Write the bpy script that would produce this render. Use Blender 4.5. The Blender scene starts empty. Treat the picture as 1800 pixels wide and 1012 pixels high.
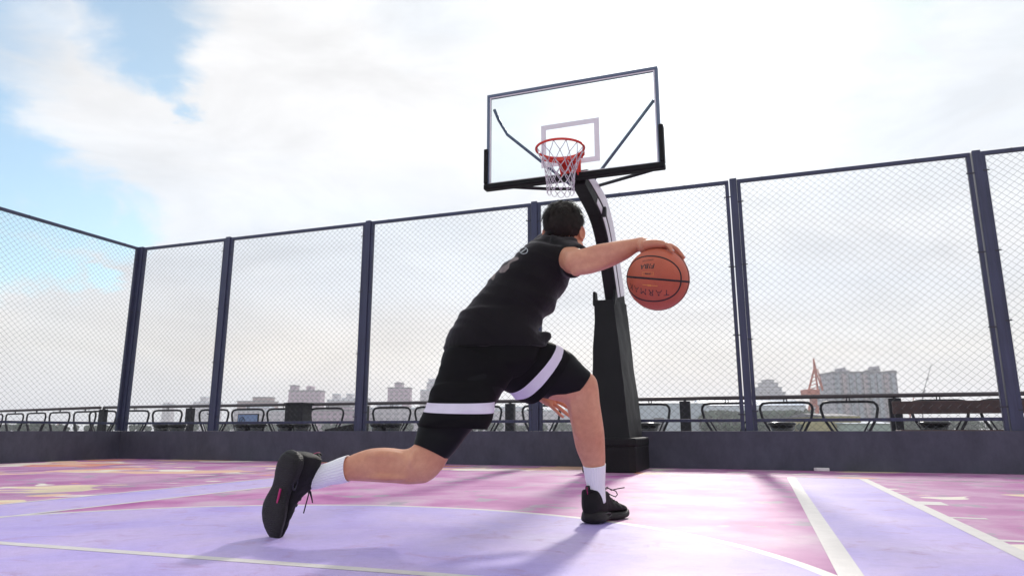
import bpy, bmesh, math, random
from mathutils import Vector as V, Matrix, noise
from mathutils.bvhtree import BVHTree
random.seed(7)
SC = bpy.context.scene
COL = SC.collection

# ------------------------------------------------------------------ camera
F_PX, PITCH, CAM_H = 1207.0, math.radians(11.75), 0.40
cam_d = bpy.data.cameras.new('camera'); cam = bpy.data.objects.new('camera', cam_d); COL.objects.link(cam)
cam_d.sensor_width = 36; cam_d.lens = 36 * F_PX / 1800; cam_d.clip_start = 0.05; cam_d.clip_end = 6000
cam.location = (0, 0, CAM_H); cam.rotation_euler = (math.pi/2 + PITCH, 0, 0)
SC.camera = cam

# ------------------------------------------------------------------ light
SUN_EL, SUN_AZ = math.radians(30), math.radians(14.5)      # azimuth clockwise from +Y
sun_d = bpy.data.lights.new('sun', 'SUN'); sun = bpy.data.objects.new('sun', sun_d); COL.objects.link(sun)
sun_d.energy = 2.0; sun_d.angle = math.radians(4.0); sun_d.color = (1.0, 0.95, 0.88)
sdir = V((math.sin(SUN_AZ)*math.cos(SUN_EL), math.cos(SUN_AZ)*math.cos(SUN_EL), math.sin(SUN_EL)))
sun.rotation_euler = (-sdir).to_track_quat('-Z', 'Y').to_euler()
SC.view_settings.view_transform = 'Standard'; SC.view_settings.look = 'None'
SC.view_settings.gamma = 1; SC.view_settings.exposure = 0.36
SC.cycles.max_bounces = 8; SC.cycles.transparent_max_bounces = 16
SC.cycles.volume_bounces = 1

def ray(px, py):
    xc = (px-900)/F_PX; yc = (506-py)/F_PX
    return V((xc, math.cos(PITCH)-yc*math.sin(PITCH), math.sin(PITCH)+yc*math.cos(PITCH)))
def P(px, py, Y):
    r = ray(px, py); t = Y/r.y
    return V((r.x*t, Y, CAM_H + r.z*t))
# court frame: s runs along the back fence, t runs towards it
C0 = V((-5.85, 10.5, 0)); E1 = V((2.28, -0.815, 0)).normalized(); E2 = V((-E1.y, E1.x, 0))
def ST(s, t, z=0.0): return C0 + E1*s + E2*t + V((0, 0, z))
def PT(px, py, t):
    r = ray(px, py); o = V((0, 0, CAM_H)) - C0
    k = (t - o.dot(E2))/r.dot(E2)
    return V((0, 0, CAM_H)) + r*k
def sof(p): return (p-C0).dot(E1)

# ------------------------------------------------------------------ world: Nishita sky behind clouds
W = bpy.data.worlds.new('World'); SC.world = W; W.use_nodes = True
def build_world():
    nt = W.node_tree; N = nt.nodes; L = nt.links; N.clear()
    out = N.new('ShaderNodeOutputWorld'); bg = N.new('ShaderNodeBackground'); L.new(bg.outputs[0], out.inputs[0])
    sky = N.new('ShaderNodeTexSky'); sky.sky_type = 'NISHITA'; sky.sun_disc = False
    sky.sun_elevation = SUN_EL; sky.sun_rotation = SUN_AZ; sky.air_density = 1.0; sky.dust_density = 1.5; sky.ozone_density = 2.0
    tc = N.new('ShaderNodeTexCoord')
    def math_(op, a, b=None, clamp=False):
        n = N.new('ShaderNodeMath'); n.operation = op; n.use_clamp = clamp
        for i, v in enumerate((a, b)):
            if v is None: continue
            if isinstance(v, (int, float)): n.inputs[i].default_value = v
            else: L.new(v, n.inputs[i])
        return n.outputs[0]
    def vm(op, a, b=None):
        n = N.new('ShaderNodeVectorMath'); n.operation = op
        for i, v in enumerate((a, b)):
            if v is None: continue
            if isinstance(v, (tuple, V)): n.inputs[i].default_value = tuple(v)
            else: L.new(v, n.inputs[i])
        return n
    d = tc.outputs['Generated']
    def nz(scale, detail, rough, vec, dist=0.0):
        n = N.new('ShaderNodeTexNoise'); n.inputs['Scale'].default_value = scale; n.inputs['Detail'].default_value = detail
        n.inputs['Roughness'].default_value = rough; n.inputs['Distortion'].default_value = dist; L.new(vec, n.inputs['Vector']); return n
    # wisps run down to the right: stretch the noise along that axis
    mp = N.new('ShaderNodeMapping'); mp.inputs['Rotation'].default_value = (0, math.radians(38), 0); mp.inputs['Scale'].default_value = (0.55, 1, 1.7); L.new(d, mp.inputs[0])
    n1 = nz(7.0, 9, 0.62, mp.outputs[0], 0.3)
    off = vm('SUBTRACT', n1.outputs['Color'], (0.5, 0.5, 0.5)).outputs[0]
    sc_ = vm('SCALE', off); sc_.inputs['Scale'].default_value = 0.17
    wd = vm('ADD', d, sc_.outputs[0]).outputs[0]
    blobs = [(225,-20,75),(255,45,66),(285,110,50),(318,170,32),(335,215,22),(-35,225,62),(0,300,66),(60,350,58),(135,385,52),(215,412,44),
             (35,440,50),(105,468,36),(180,497,20),(1490,5,56),(1455,72,30),(1585,128,24),(1560,-10,58),
             (235,-110,110),(-60,360,60),(-300,200,170),(-420,520,150),(-200,-200,170),(1900,-500,240)]
    cur = None
    for (px, py, r) in blobs:
        c = ray(px, py).normalized()
        dist = vm('DISTANCE', wd, c).outputs['Value']
        rr = 1.12*r/F_PX
        mr = N.new('ShaderNodeMapRange'); mr.interpolation_type = 'SMOOTHSTEP'; L.new(dist, mr.inputs['Value'])
        mr.inputs['From Min'].default_value = rr*1.45; mr.inputs['From Max'].default_value = rr*0.5
        mr.inputs['To Min'].default_value = 0; mr.inputs['To Max'].default_value = 1
        o = mr.outputs[0]
        cur = o if cur is None else math_('MAXIMUM', cur, o)
    # the part of the sky behind the photographer: broken cloud
    n3 = nz(2.2, 6, 0.55, d)
    sep = N.new('ShaderNodeSeparateXYZ'); L.new(d, sep.inputs[0])
    back = N.new('ShaderNodeMapRange'); L.new(sep.outputs['Y'], back.inputs['Value']); back.inputs['From Min'].default_value = 0.25; back.inputs['From Max'].default_value = -0.2
    gap = N.new('ShaderNodeMapRange'); gap.interpolation_type = 'SMOOTHSTEP'; L.new(n3.outputs['Fac'], gap.inputs['Value']); gap.inputs['From Min'].default_value = 0.52; gap.inputs['From Max'].default_value = 0.64
    cur = math_('MAXIMUM', cur, math_('MULTIPLY', back.outputs[0], gap.outputs[0]))
    blue_amt = math_('MULTIPLY', cur, 0.92)
    # cloud brightness: soft mottling, brighter near the sun
    mp2 = N.new('ShaderNodeMapping'); mp2.inputs['Rotation'].default_value = (0, math.radians(20), 0); mp2.inputs['Scale'].default_value = (0.7, 1, 1.8); L.new(d, mp2.inputs[0])
    n2 = nz(5.0, 9, 0.58, mp2.outputs[0], 0.4)
    mot = N.new('ShaderNodeMapRange'); L.new(n2.outputs['Fac'], mot.inputs['Value']); mot.inputs['From Min'].default_value = 0.36; mot.inputs['From Max'].default_value = 0.64
    mot.inputs['To Min'].default_value = 0.69; mot.inputs['To Max'].default_value = 0.84
    sd = vm('DOT_PRODUCT', d, tuple(sdir)).outputs['Value']
    glow = math_('POWER', math_('MAXIMUM', sd, 0.0), 9.0)
    glow2 = math_('POWER', math_('MAXIMUM', sd, 0.0), 90.0)
    lum = math_('ADD', mot.outputs[0], math_('ADD', math_('MULTIPLY', glow, 0.075), math_('MULTIPLY', glow2, 0.7)))
    # tint: clouds slightly blue-grey where dim, a touch warm near the horizon
    ramp = N.new('ShaderNodeValToRGB'); L.new(sep.outputs['Z'], ramp.inputs[0])
    el = ramp.color_ramp.elements
    el[0].position = 0.0; el[0].color = (0.955, 0.925, 0.955, 1)
    el[1].position = 0.7; el[1].color = (0.97, 0.98, 1.0, 1)
    for p_, c_ in ((0.05, (0.975, 0.945, 0.945)), (0.10, (1.0, 0.965, 0.925)), (0.19, (0.925, 0.945, 0.99)), (0.30, (0.90, 0.94, 1.0)), (0.42, (0.945, 0.965, 1.0))):
        e = el.new(p_); e.color = c_ + (1,)
    n5 = nz(3.2, 5, 0.5, mp2.outputs[0], 0.2)
    tr = N.new('ShaderNodeValToRGB'); L.new(n5.outputs['Fac'], tr.inputs[0])
    tr.color_ramp.elements[0].position = 0.40; tr.color_ramp.elements[0].color = (1.0, 0.985, 0.965, 1)
    tr.color_ramp.elements[1].position = 0.60; tr.color_ramp.elements[1].color = (0.955, 0.98, 1.0, 1)
    tinted = vm('MULTIPLY', ramp.outputs[0], tr.outputs[0]).outputs[0]
    cl = vm('SCALE', tinted); L.new(lum, cl.inputs['Scale'])
    skyt = vm('MULTIPLY', sky.outputs[0], (0.90, 1.05, 0.98)).outputs[0]
    skys = vm('SCALE', skyt); L.new(math_('DIVIDE', SKY_K, math_('ADD', 1.0, math_('MULTIPLY', glow, 1.6))), skys.inputs['Scale'])
    mix = N.new('ShaderNodeMix'); mix.data_type = 'RGBA'
    L.new(blue_amt, mix.inputs['Factor']); L.new(cl.outputs[0], mix.inputs['A']); L.new(skys.outputs[0], mix.inputs['B'])
    # Background strength 0.1: cloud colours are written ten times brighter so both share it
    x10 = vm('SCALE', mix.outputs['Result']); x10.inputs['Scale'].default_value = 10.0
    L.new(x10.outputs[0], bg.inputs['Color']); bg.inputs['Strength'].default_value = 0.1
SKY_K = 0.152
build_world()

# ------------------------------------------------------------------ materials
def S(r, g, b):
    f = lambda c: (c/255/12.92) if c/255 <= 0.04045 else ((c/255+0.055)/1.055)**2.4
    return (f(r), f(g), f(b), 1)
def mat(name, col, rough=0.5, metal=0.0, var=0.12, vscale=8.0, bump=0.0, bscale=60.0, spec=0.5, sss=0.0, alpha=None, trans=0.0, coat=0.0):
    m = bpy.data.materials.new(name); m.use_nodes = True
    nt = m.node_tree; N = nt.nodes; L = nt.links; b = N['Principled BSDF']
    tc = N.new('ShaderNodeTexCoord')
    n = N.new('ShaderNodeTexNoise'); n.inputs['Scale'].default_value = vscale; n.inputs['Detail'].default_value = 6; L.new(tc.outputs['Object'], n.inputs['Vector'])
    mr = N.new('ShaderNodeMapRange'); L.new(n.outputs['Fac'], mr.inputs['Value']); mr.inputs['From Min'].default_value = 0.25; mr.inputs['From Max'].default_value = 0.75
    mr.inputs['To Min'].default_value = 1-var; mr.inputs['To Max'].default_value = 1+var
    vm = N.new('ShaderNodeVectorMath'); vm.operation = 'SCALE'; vm.inputs[0].default_value = col[:3]; L.new(mr.outputs[0], vm.inputs['Scale'])
    L.new(vm.outputs[0], b.inputs['Base Color'])
    b.inputs['Roughness'].default_value = rough; b.inputs['Metallic'].default_value = metal
    b.inputs['Specular IOR Level'].default_value = spec
    if coat: b.inputs['Coat Weight'].default_value = coat
    if sss:
        b.inputs['Subsurface Weight'].default_value = sss; b.inputs['Subsurface Radius'].default_value = (1, .35, .2); b.inputs['Subsurface Scale'].default_value = 0.012
    if bump:
        n2 = N.new('ShaderNodeTexNoise'); n2.inputs['Scale'].default_value = bscale; n2.inputs['Detail'].default_value = 4; L.new(tc.outputs['Object'], n2.inputs['Vector'])
        bp = N.new('ShaderNodeBump'); bp.inputs['Strength'].default_value = bump; bp.inputs['Distance'].default_value = 0.01
        L.new(n2.outputs['Fac'], bp.inputs['Height']); L.new(bp.outputs[0], b.inputs['Normal'])
    return m
M = {}
M['navy'] = mat('navy_paint', (0.040, 0.049, 0.105, 1), 0.42, var=0.15, vscale=3, bump=0.05, bscale=90)
M['wire'] = mat('wire', (0.035, 0.037, 0.055, 1), 0.6)
M['wallpaint'] = mat('wall_paint', (0.056, 0.057, 0.088, 1), 0.6, var=0.14, vscale=2.5, bump=0.12, bscale=40)
M['black_metal'] = mat('black_metal', (0.014, 0.014, 0.018, 1), 0.45, var=0.2, spec=0.3)
M['black_vinyl'] = mat('black_vinyl', (0.007, 0.007, 0.008, 1), 0.5, var=0.25, vscale=4, bump=0.6, bscale=9, spec=0.16)
M['alu'] = mat('grey_blue_frame', (0.13, 0.17, 0.24, 1), 0.4, 0.3, var=0.05)
M['red'] = mat('red_rim_paint', (0.74, 0.060, 0.035, 1), 0.35, var=0.12, vscale=20)
M['cord'] = mat('net_cord', (0.62, 0.60, 0.64, 1), 0.8, var=0.2, vscale=30)
M['white_paint'] = mat('white_paint', (0.86, 0.86, 0.88, 1), 0.45, var=0.06)
M['rail'] = mat('rail_brown', (0.050, 0.034, 0.038, 1), 0.32, var=0.15, spec=0.6)
M['foam'] = mat('white_foam', (0.75, 0.73, 0.70, 1), 0.8, var=0.08)
M['wood'] = mat('brown_board', (0.070, 0.035, 0.034, 1), 0.55, var=0.3, vscale=6)
M['sign_blue'] = mat('sign_blue', (0.22, 0.30, 0.50, 1), 0.4, var=0.05)
M['hair'] = mat('hair', (0.019, 0.0135, 0.010, 1), 0.5, var=0.4, vscale=60, spec=0.22)
M['cotton'] = mat('black_cotton', (0.0105, 0.0095, 0.010, 1), 0.8, var=0.2, vscale=10, bump=0.15, bscale=160, spec=0.12)
M['shorts'] = mat('black_shorts_cloth', (0.0065, 0.006, 0.0065, 1), 0.7, var=0.2, vscale=12, bump=0.12, bscale=220, spec=0.10)
M['stripe'] = mat('white_stripe_cloth', (0.78, 0.73, 0.82, 1), 0.8, var=0.06, vscale=14, bump=0.1, bscale=200)
M['tights'] = mat('black_tights', (0.005, 0.005, 0.006, 1), 0.5, var=0.2, spec=0.14)
M['rubber'] = mat('black_rubber', (0.013, 0.011, 0.0105, 1), 0.5, var=0.25, vscale=30, bump=0.6, bscale=230, spec=0.28)
M['knit'] = mat('black_shoe_knit', (0.009, 0.0075, 0.0085, 1), 0.6, var=0.3, vscale=25, bump=0.4, bscale=300, spec=0.2)
M['lace'] = mat('black_lace', (0.010, 0.009, 0.010, 1), 0.7)
M['magenta'] = mat('magenta_trim', (0.45, 0.015, 0.13, 1), 0.45)
M['gloss_black'] = mat('gloss_black', (0.012, 0.012, 0.013, 1), 0.18, var=0.1)
M['letter_black'] = mat('letter_black', (0.03, 0.018, 0.016, 1), 0.5)
M['letter_gold'] = mat('letter_gold', (0.85, 0.38, 0.06, 1), 0.45)
M['print_grey'] = mat('grey_print', (0.19, 0.15, 0.14, 1), 0.6, var=0.35, vscale=40)
M['print_white'] = mat('white_print', (0.55, 0.60, 0.60, 1), 0.6)
M['eye'] = mat('eye_white', (0.7, 0.68, 0.65, 1), 0.2)

def skin_mat():
    m = mat('skin', (0.52, 0.262, 0.178, 1), 0.48, var=0.08, vscale=9, bump=0.06, bscale=260, spec=0.4, sss=0.12)
    nt = m.node_tree; N = nt.nodes; L = nt.links; b = N['Principled BSDF']
    tc = [n for n in N if n.type == 'TEX_COORD'][0]
    n = N.new('ShaderNodeTexNoise'); n.inputs['Scale'].default_value = 5.0; n.inputs['Detail'].default_value = 5; L.new(tc.outputs['Object'], n.inputs['Vector'])
    cr = N.new('ShaderNodeValToRGB'); L.new(n.outputs['Fac'], cr.inputs[0])
    cr.color_ramp.elements[0].position = 0.35; cr.color_ramp.elements[0].color = (0.59, 0.255, 0.150, 1)
    cr.color_ramp.elements[1].position = 0.65; cr.color_ramp.elements[1].color = (0.69, 0.345, 0.215, 1)
    n4 = N.new('ShaderNodeTexNoise'); n4.inputs['Scale'].default_value = 38; n4.inputs['Detail'].default_value = 6; n4.inputs['Roughness'].default_value = .7; L.new(tc.outputs['Object'], n4.inputs['Vector'])
    r4 = N.new('ShaderNodeValToRGB'); L.new(n4.outputs['Fac'], r4.inputs[0]); r4.color_ramp.elements[0].position = .35; r4.color_ramp.elements[0].color = (.93, .88, .87, 1); r4.color_ramp.elements[1].position = .62; r4.color_ramp.elements[1].color = (1.04, 1.04, 1.04, 1)
    x4 = N.new('ShaderNodeMix'); x4.data_type = 'RGBA'; x4.blend_type = 'MULTIPLY'; x4.inputs['Factor'].default_value = 1; L.new(cr.outputs[0], x4.inputs['A']); L.new(r4.outputs[0], x4.inputs['B'])
    L.new(x4.outputs['Result'], b.inputs['Base Color']); return m
M['skin'] = skin_mat()
def tread(m):
    nt = m.node_tree; N = nt.nodes; L = nt.links; b = N['Principled BSDF']; tc = [n for n in N if n.type == 'TEX_COORD'][0]
    w = N.new('ShaderNodeTexWave'); w.bands_direction = 'Z'; w.inputs['Scale'].default_value = 42; w.inputs['Distortion'].default_value = 5; w.inputs['Detail Scale'].default_value = 2.5; L.new(tc.outputs['Object'], w.inputs['Vector'])
    bp = N.new('ShaderNodeBump'); bp.inputs['Strength'].default_value = .35; bp.inputs['Distance'].default_value = .003; L.new(w.outputs['Fac'], bp.inputs['Height'])
    old = [l for l in L if l.to_socket == b.inputs['Normal']]
    if old: L.new(old[0].from_socket, bp.inputs['Normal'])
    L.new(bp.outputs[0], b.inputs['Normal'])
tread(M['rubber'])
def worn(m, zs=0.35, xs=5.0, dark=.72):
    nt = m.node_tree; N = nt.nodes; L = nt.links; b = N['Principled BSDF']; tc = [n for n in N if n.type == 'TEX_COORD'][0]
    l = [l for l in L if l.to_socket == b.inputs['Base Color']][0]; src = l.from_socket
    mp = N.new('ShaderNodeMapping'); mp.inputs['Scale'].default_value = (xs, xs, zs); L.new(tc.outputs['Object'], mp.inputs[0])
    n = N.new('ShaderNodeTexNoise'); n.inputs['Scale'].default_value = 2.2; n.inputs['Detail'].default_value = 8; n.inputs['Roughness'].default_value = .75; L.new(mp.outputs[0], n.inputs['Vector'])
    r = N.new('ShaderNodeValToRGB'); L.new(n.outputs['Fac'], r.inputs[0]); e = r.color_ramp.elements; e[0].position = .36; e[0].color = (dark, dark, dark, 1); e[1].position = .66; e[1].color = (1.18, 1.18, 1.16, 1)
    x = N.new('ShaderNodeMix'); x.data_type = 'RGBA'; x.blend_type = 'MULTIPLY'; x.inputs['Factor'].default_value = 1; L.new(src, x.inputs['A']); L.new(r.outputs[0], x.inputs['B']); L.new(x.outputs['Result'], b.inputs['Base Color'])
worn(M['wallpaint'], 1.2, 2.2, .74); worn(M['navy'], .6, 9, .75)

def sock_mat():
    m = mat('white_ribbed_sock', (0.95, 0.93, 0.96, 1), 0.85, var=0.03)
    nt = m.node_tree; N = nt.nodes; L = nt.links; b = N['Principled BSDF']
    uv = N.new('ShaderNodeTexCoord'); w = N.new('ShaderNodeTexWave'); w.wave_type = 'BANDS'; w.bands_direction = 'X'; w.inputs['Scale'].default_value = 9
    L.new(uv.outputs['UV'], w.inputs['Vector']); bp = N.new('ShaderNodeBump'); bp.inputs['Strength'].default_value = 0.55; bp.inputs['Distance'].default_value = 0.003
    L.new(w.outputs['Fac'], bp.inputs['Height']); L.new(bp.outputs[0], b.inputs['Normal']); return m
M['sock'] = sock_mat()

def glass_mat():
    m = bpy.data.materials.new('clear_glass'); m.use_nodes = True; nt = m.node_tree; N = nt.nodes; L = nt.links; N.clear()
    o = N.new('ShaderNodeOutputMaterial'); t = N.new('ShaderNodeBsdfTransparent'); t.inputs[0].default_value = (0.955, 0.985, 0.985, 1)
    g = N.new('ShaderNodeBsdfGlossy'); g.inputs['Roughness'].default_value = 0.03
    fr = N.new('ShaderNodeFresnel'); fr.inputs[0].default_value = 1.3
    mx = N.new('ShaderNodeMixShader'); L.new(fr.outputs[0], mx.inputs[0]); L.new(t.outputs[0], mx.inputs[1]); L.new(g.outputs[0], mx.inputs[2]); L.new(mx.outputs[0], o.inputs[0]); return m
M['glass'] = glass_mat()

def ball_mat():
    m = mat('ball_leather', (0.48, 0.098, 0.043, 1), 0.5, var=0.12, vscale=12, coat=0.0)
    nt = m.node_tree; N = nt.nodes; L = nt.links; b = N['Principled BSDF']; tc = [n for n in N if n.type == 'TEX_COORD'][0]
    vo = N.new('ShaderNodeTexVoronoi'); vo.inputs['Scale'].default_value = 300; L.new(tc.outputs['Object'], vo.inputs['Vector'])
    bp = N.new('ShaderNodeBump'); bp.invert = True; bp.inputs['Strength'].default_value = 0.5; bp.inputs['Distance'].default_value = 0.002
    L.new(vo.outputs['Distance'], bp.inputs['Height']); L.new(bp.outputs[0], b.inputs['Normal']); return m
M['ball'] = ball_mat()

M['cotton'].node_tree.nodes['Principled BSDF'].inputs['Sheen Weight'].default_value = 0.22
M['cotton'].node_tree.nodes['Principled BSDF'].inputs['Sheen Roughness'].default_value = 0.45
def court_mat(name, kind):
    m = bpy.data.materials.new(name); m.use_nodes = True; nt = m.node_tree; N = nt.nodes; L = nt.links; b = N['Principled BSDF']
    geo = N.new('ShaderNodeNewGeometry')
    mp = N.new('ShaderNodeMapping'); mp.inputs['Rotation'].default_value = (0, 0, math.radians(-19.7 + (8 if kind != 'lav' else 0))); L.new(geo.outputs['Position'], mp.inputs[0])
    def nz(scale, det, rough, vec=None, dist=0, w=None):
        n = N.new('ShaderNodeTexNoise'); n.inputs['Scale'].default_value = scale; n.inputs['Detail'].default_value = det
        n.inputs['Roughness'].default_value = rough; n.inputs['Distortion'].default_value = dist; L.new(vec or mp.outputs[0], n.inputs['Vector']); return n
    def ramp(src, pts, interp='LINEAR'):
        r = N.new('ShaderNodeValToRGB'); L.new(src, r.inputs[0]); r.color_ramp.interpolation = interp
        el = r.color_ramp.elements
        while len(el) > 1: el.remove(el[-1])
        el[0].position = pts[0][0]; el[0].color = pts[0][1] + (1,)
        for p, c in pts[1:]:
            e = el.new(p); e.color = c + (1,)
        return r
    def mix(f, a, bb, mode='MIX'):
        x = N.new('ShaderNodeMix'); x.data_type = 'RGBA'; x.blend_type = mode
        if isinstance(f, (int, float)): x.inputs['Factor'].default_value = f
        else: L.new(f, x.inputs['Factor'])
        for k, v in (('A', a), ('B', bb)):
            if isinstance(v, tuple): x.inputs[k].default_value = v
            else: L.new(v, x.inputs[k])
        return x.outputs['Result']
    if kind == 'lav':
        n = nz(1.3, 7, 0.6, dist=0.5)
        col = ramp(n.outputs['Fac'], [(0.30, (0.37, 0.28, 0.66)), (0.46, (0.46, 0.37, 0.72)), (0.58, (0.51, 0.40, 0.70)), (0.72, (0.56, 0.48, 0.72))]).outputs[0]
        n2 = nz(5.5, 5, 0.65, dist=1.0)
        sm = ramp(n2.outputs['Fac'], [(0.56, (0, 0, 0)), (0.74, (1, 1, 1))])
        col = mix(sm.outputs[0], col, (0.40, 0.25, 0.47, 1))
    else:
        n = nz(1.9 if kind == 'pink' else 1.5, 4, 0.5, dist=0.25)
        if kind == 'pink':
            col = ramp(n.outputs['Fac'], [(0.30, (0.34, 0.06, 0.27)), (0.42, (0.45, 0.125, 0.355)), (0.50, (0.50, 0.195, 0.415)), (0.60, (0.53, 0.28, 0.46)), (0.74, (0.56, 0.42, 0.50))]).outputs[0]
        else:
            col = ramp(n.outputs['Fac'], [(0.30, (0.38, 0.10, 0.30)), (0.44, (0.46, 0.165, 0.37)), (0.52, (0.52, 0.28, 0.45)), (0.60, (0.47, 0.20, 0.39)), (0.70, (0.42, 0.12, 0.34))]).outputs[0]
        g = nz(3.4, 4, 0.55, dist=0.3)
        gm = ramp(g.outputs['Fac'], [(0.585, (0, 0, 0)), (0.63, (.75, .75, .75))])
        col = mix(gm.outputs[0], col, (0.29, 0.27, 0.32, 1))
        if kind == 'outer':
            # camouflage patches in orange, yellow and cream, strongest towards the left end of the court
            sx = N.new('ShaderNodeSeparateXYZ'); L.new(geo.outputs['Position'], sx.inputs[0])
            lf = N.new('ShaderNodeMapRange'); L.new(sx.outputs['X'], lf.inputs['Value']); lf.inputs['From Min'].default_value = 4.5; lf.inputs['From Max'].default_value = -2.0
            lf.inputs['To Min'].default_value = 0.0; lf.inputs['To Max'].default_value = 0.075
            for (sc, off, c) in ((1.1, 3.1, (0.66, 0.25, 0.16, 1)), (1.5, 9.7, (0.74, 0.60, 0.40, 1)), (1.7, 17.3, (0.78, 0.72, 0.62, 1)), (1.2, 23.9, (0.72, 0.44, 0.32, 1))):
                mp2 = N.new('ShaderNodeMapping'); mp2.inputs['Location'].default_value = (off, off*0.7, off); mp2.inputs['Scale'].default_value = (0.7, 1.25, 1); L.new(geo.outputs['Position'], mp2.inputs[0])
                q = nz(sc, 2, 0.45, mp2.outputs[0], 0.3)
                ad = N.new('ShaderNodeMath'); ad.operation = 'ADD'; L.new(q.outputs['Fac'], ad.inputs[0]); L.new(lf.outputs[0], ad.inputs[1])
                qm = ramp(ad.outputs[0], [(0.69, (0, 0, 0)), (0.70, (1, 1, 1))])
                col = mix(qm.outputs[0], col, c)
    # wear and grain
    wn = nz(22, 5, 0.7); wr = ramp(wn.outputs['Fac'], [(0.3, (0.90, 0.90, 0.90)), (0.7, (1.05, 1.05, 1.05))])
    col = mix(1.0, col, wr.outputs[0], 'MULTIPLY')
    fn = nz(300, 3, 0.7); fr = ramp(fn.outputs['Fac'], [(0.32, (0.80, 0.80, 0.80)), (0.68, (1.14, 1.14, 1.14))])
    ms = N.new('ShaderNodeMapping'); ms.inputs['Rotation'].default_value = (0, 0, .6); ms.inputs['Scale'].default_value = (1.2, 9, 1); L.new(geo.outputs['Position'], ms.inputs[0])
    sn = nz(2.6, 6, 0.75, ms.outputs[0], .4); sr = ramp(sn.outputs['Fac'], [(0.60, (1, 1, 1)), (0.70, (.84, .80, .88)), (0.80, (.70, .64, .76))])
    col = mix(1.0, col, sr.outputs[0], 'MULTIPLY')
    col = mix(1.0, col, fr.outputs[0], 'MULTIPLY')
    L.new(col, b.inputs['Base Color'])
    rn = nz(3, 4, 0.6); rr = N.new('ShaderNodeMapRange'); L.new(rn.outputs['Fac'], rr.inputs['Value']); rr.inputs['To Min'].default_value = 0.44; rr.inputs['To Max'].default_value = 0.62
    L.new(rr.outputs[0], b.inputs['Roughness']); b.inputs['Specular IOR Level'].default_value = 0.24
    bp = N.new('ShaderNodeBump'); bp.inputs['Strength'].default_value = 0.22; bp.inputs['Distance'].default_value = 0.003
    bn = nz(140, 3, 0.7); L.new(bn.outputs['Fac'], bp.inputs['Height']); L.new(bp.outputs[0], b.inputs['Normal'])
    return m
M['pink'] = court_mat('pink_court_paint', 'pink'); M['lav'] = court_mat('lavender_court_paint', 'lav'); M['outer'] = court_mat('patchwork_court_paint', 'outer')
M['line'] = mat('cream_line_paint', (0.60, 0.56, 0.545, 1), 0.5, var=0.08, vscale=15, bump=0.2, bscale=120)
M['ground'] = mat('ground', (0.11, 0.12, 0.10, 1), 0.9, var=0.3, vscale=0.02)
M['terrace'] = mat('terrace_paving', (0.25, 0.25, 0.26, 1), 0.8, var=0.2, vscale=1.5)
M['leaf'] = mat('foliage', (0.040, 0.075, 0.038, 1), 0.7, var=0.4, vscale=0.3)

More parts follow.
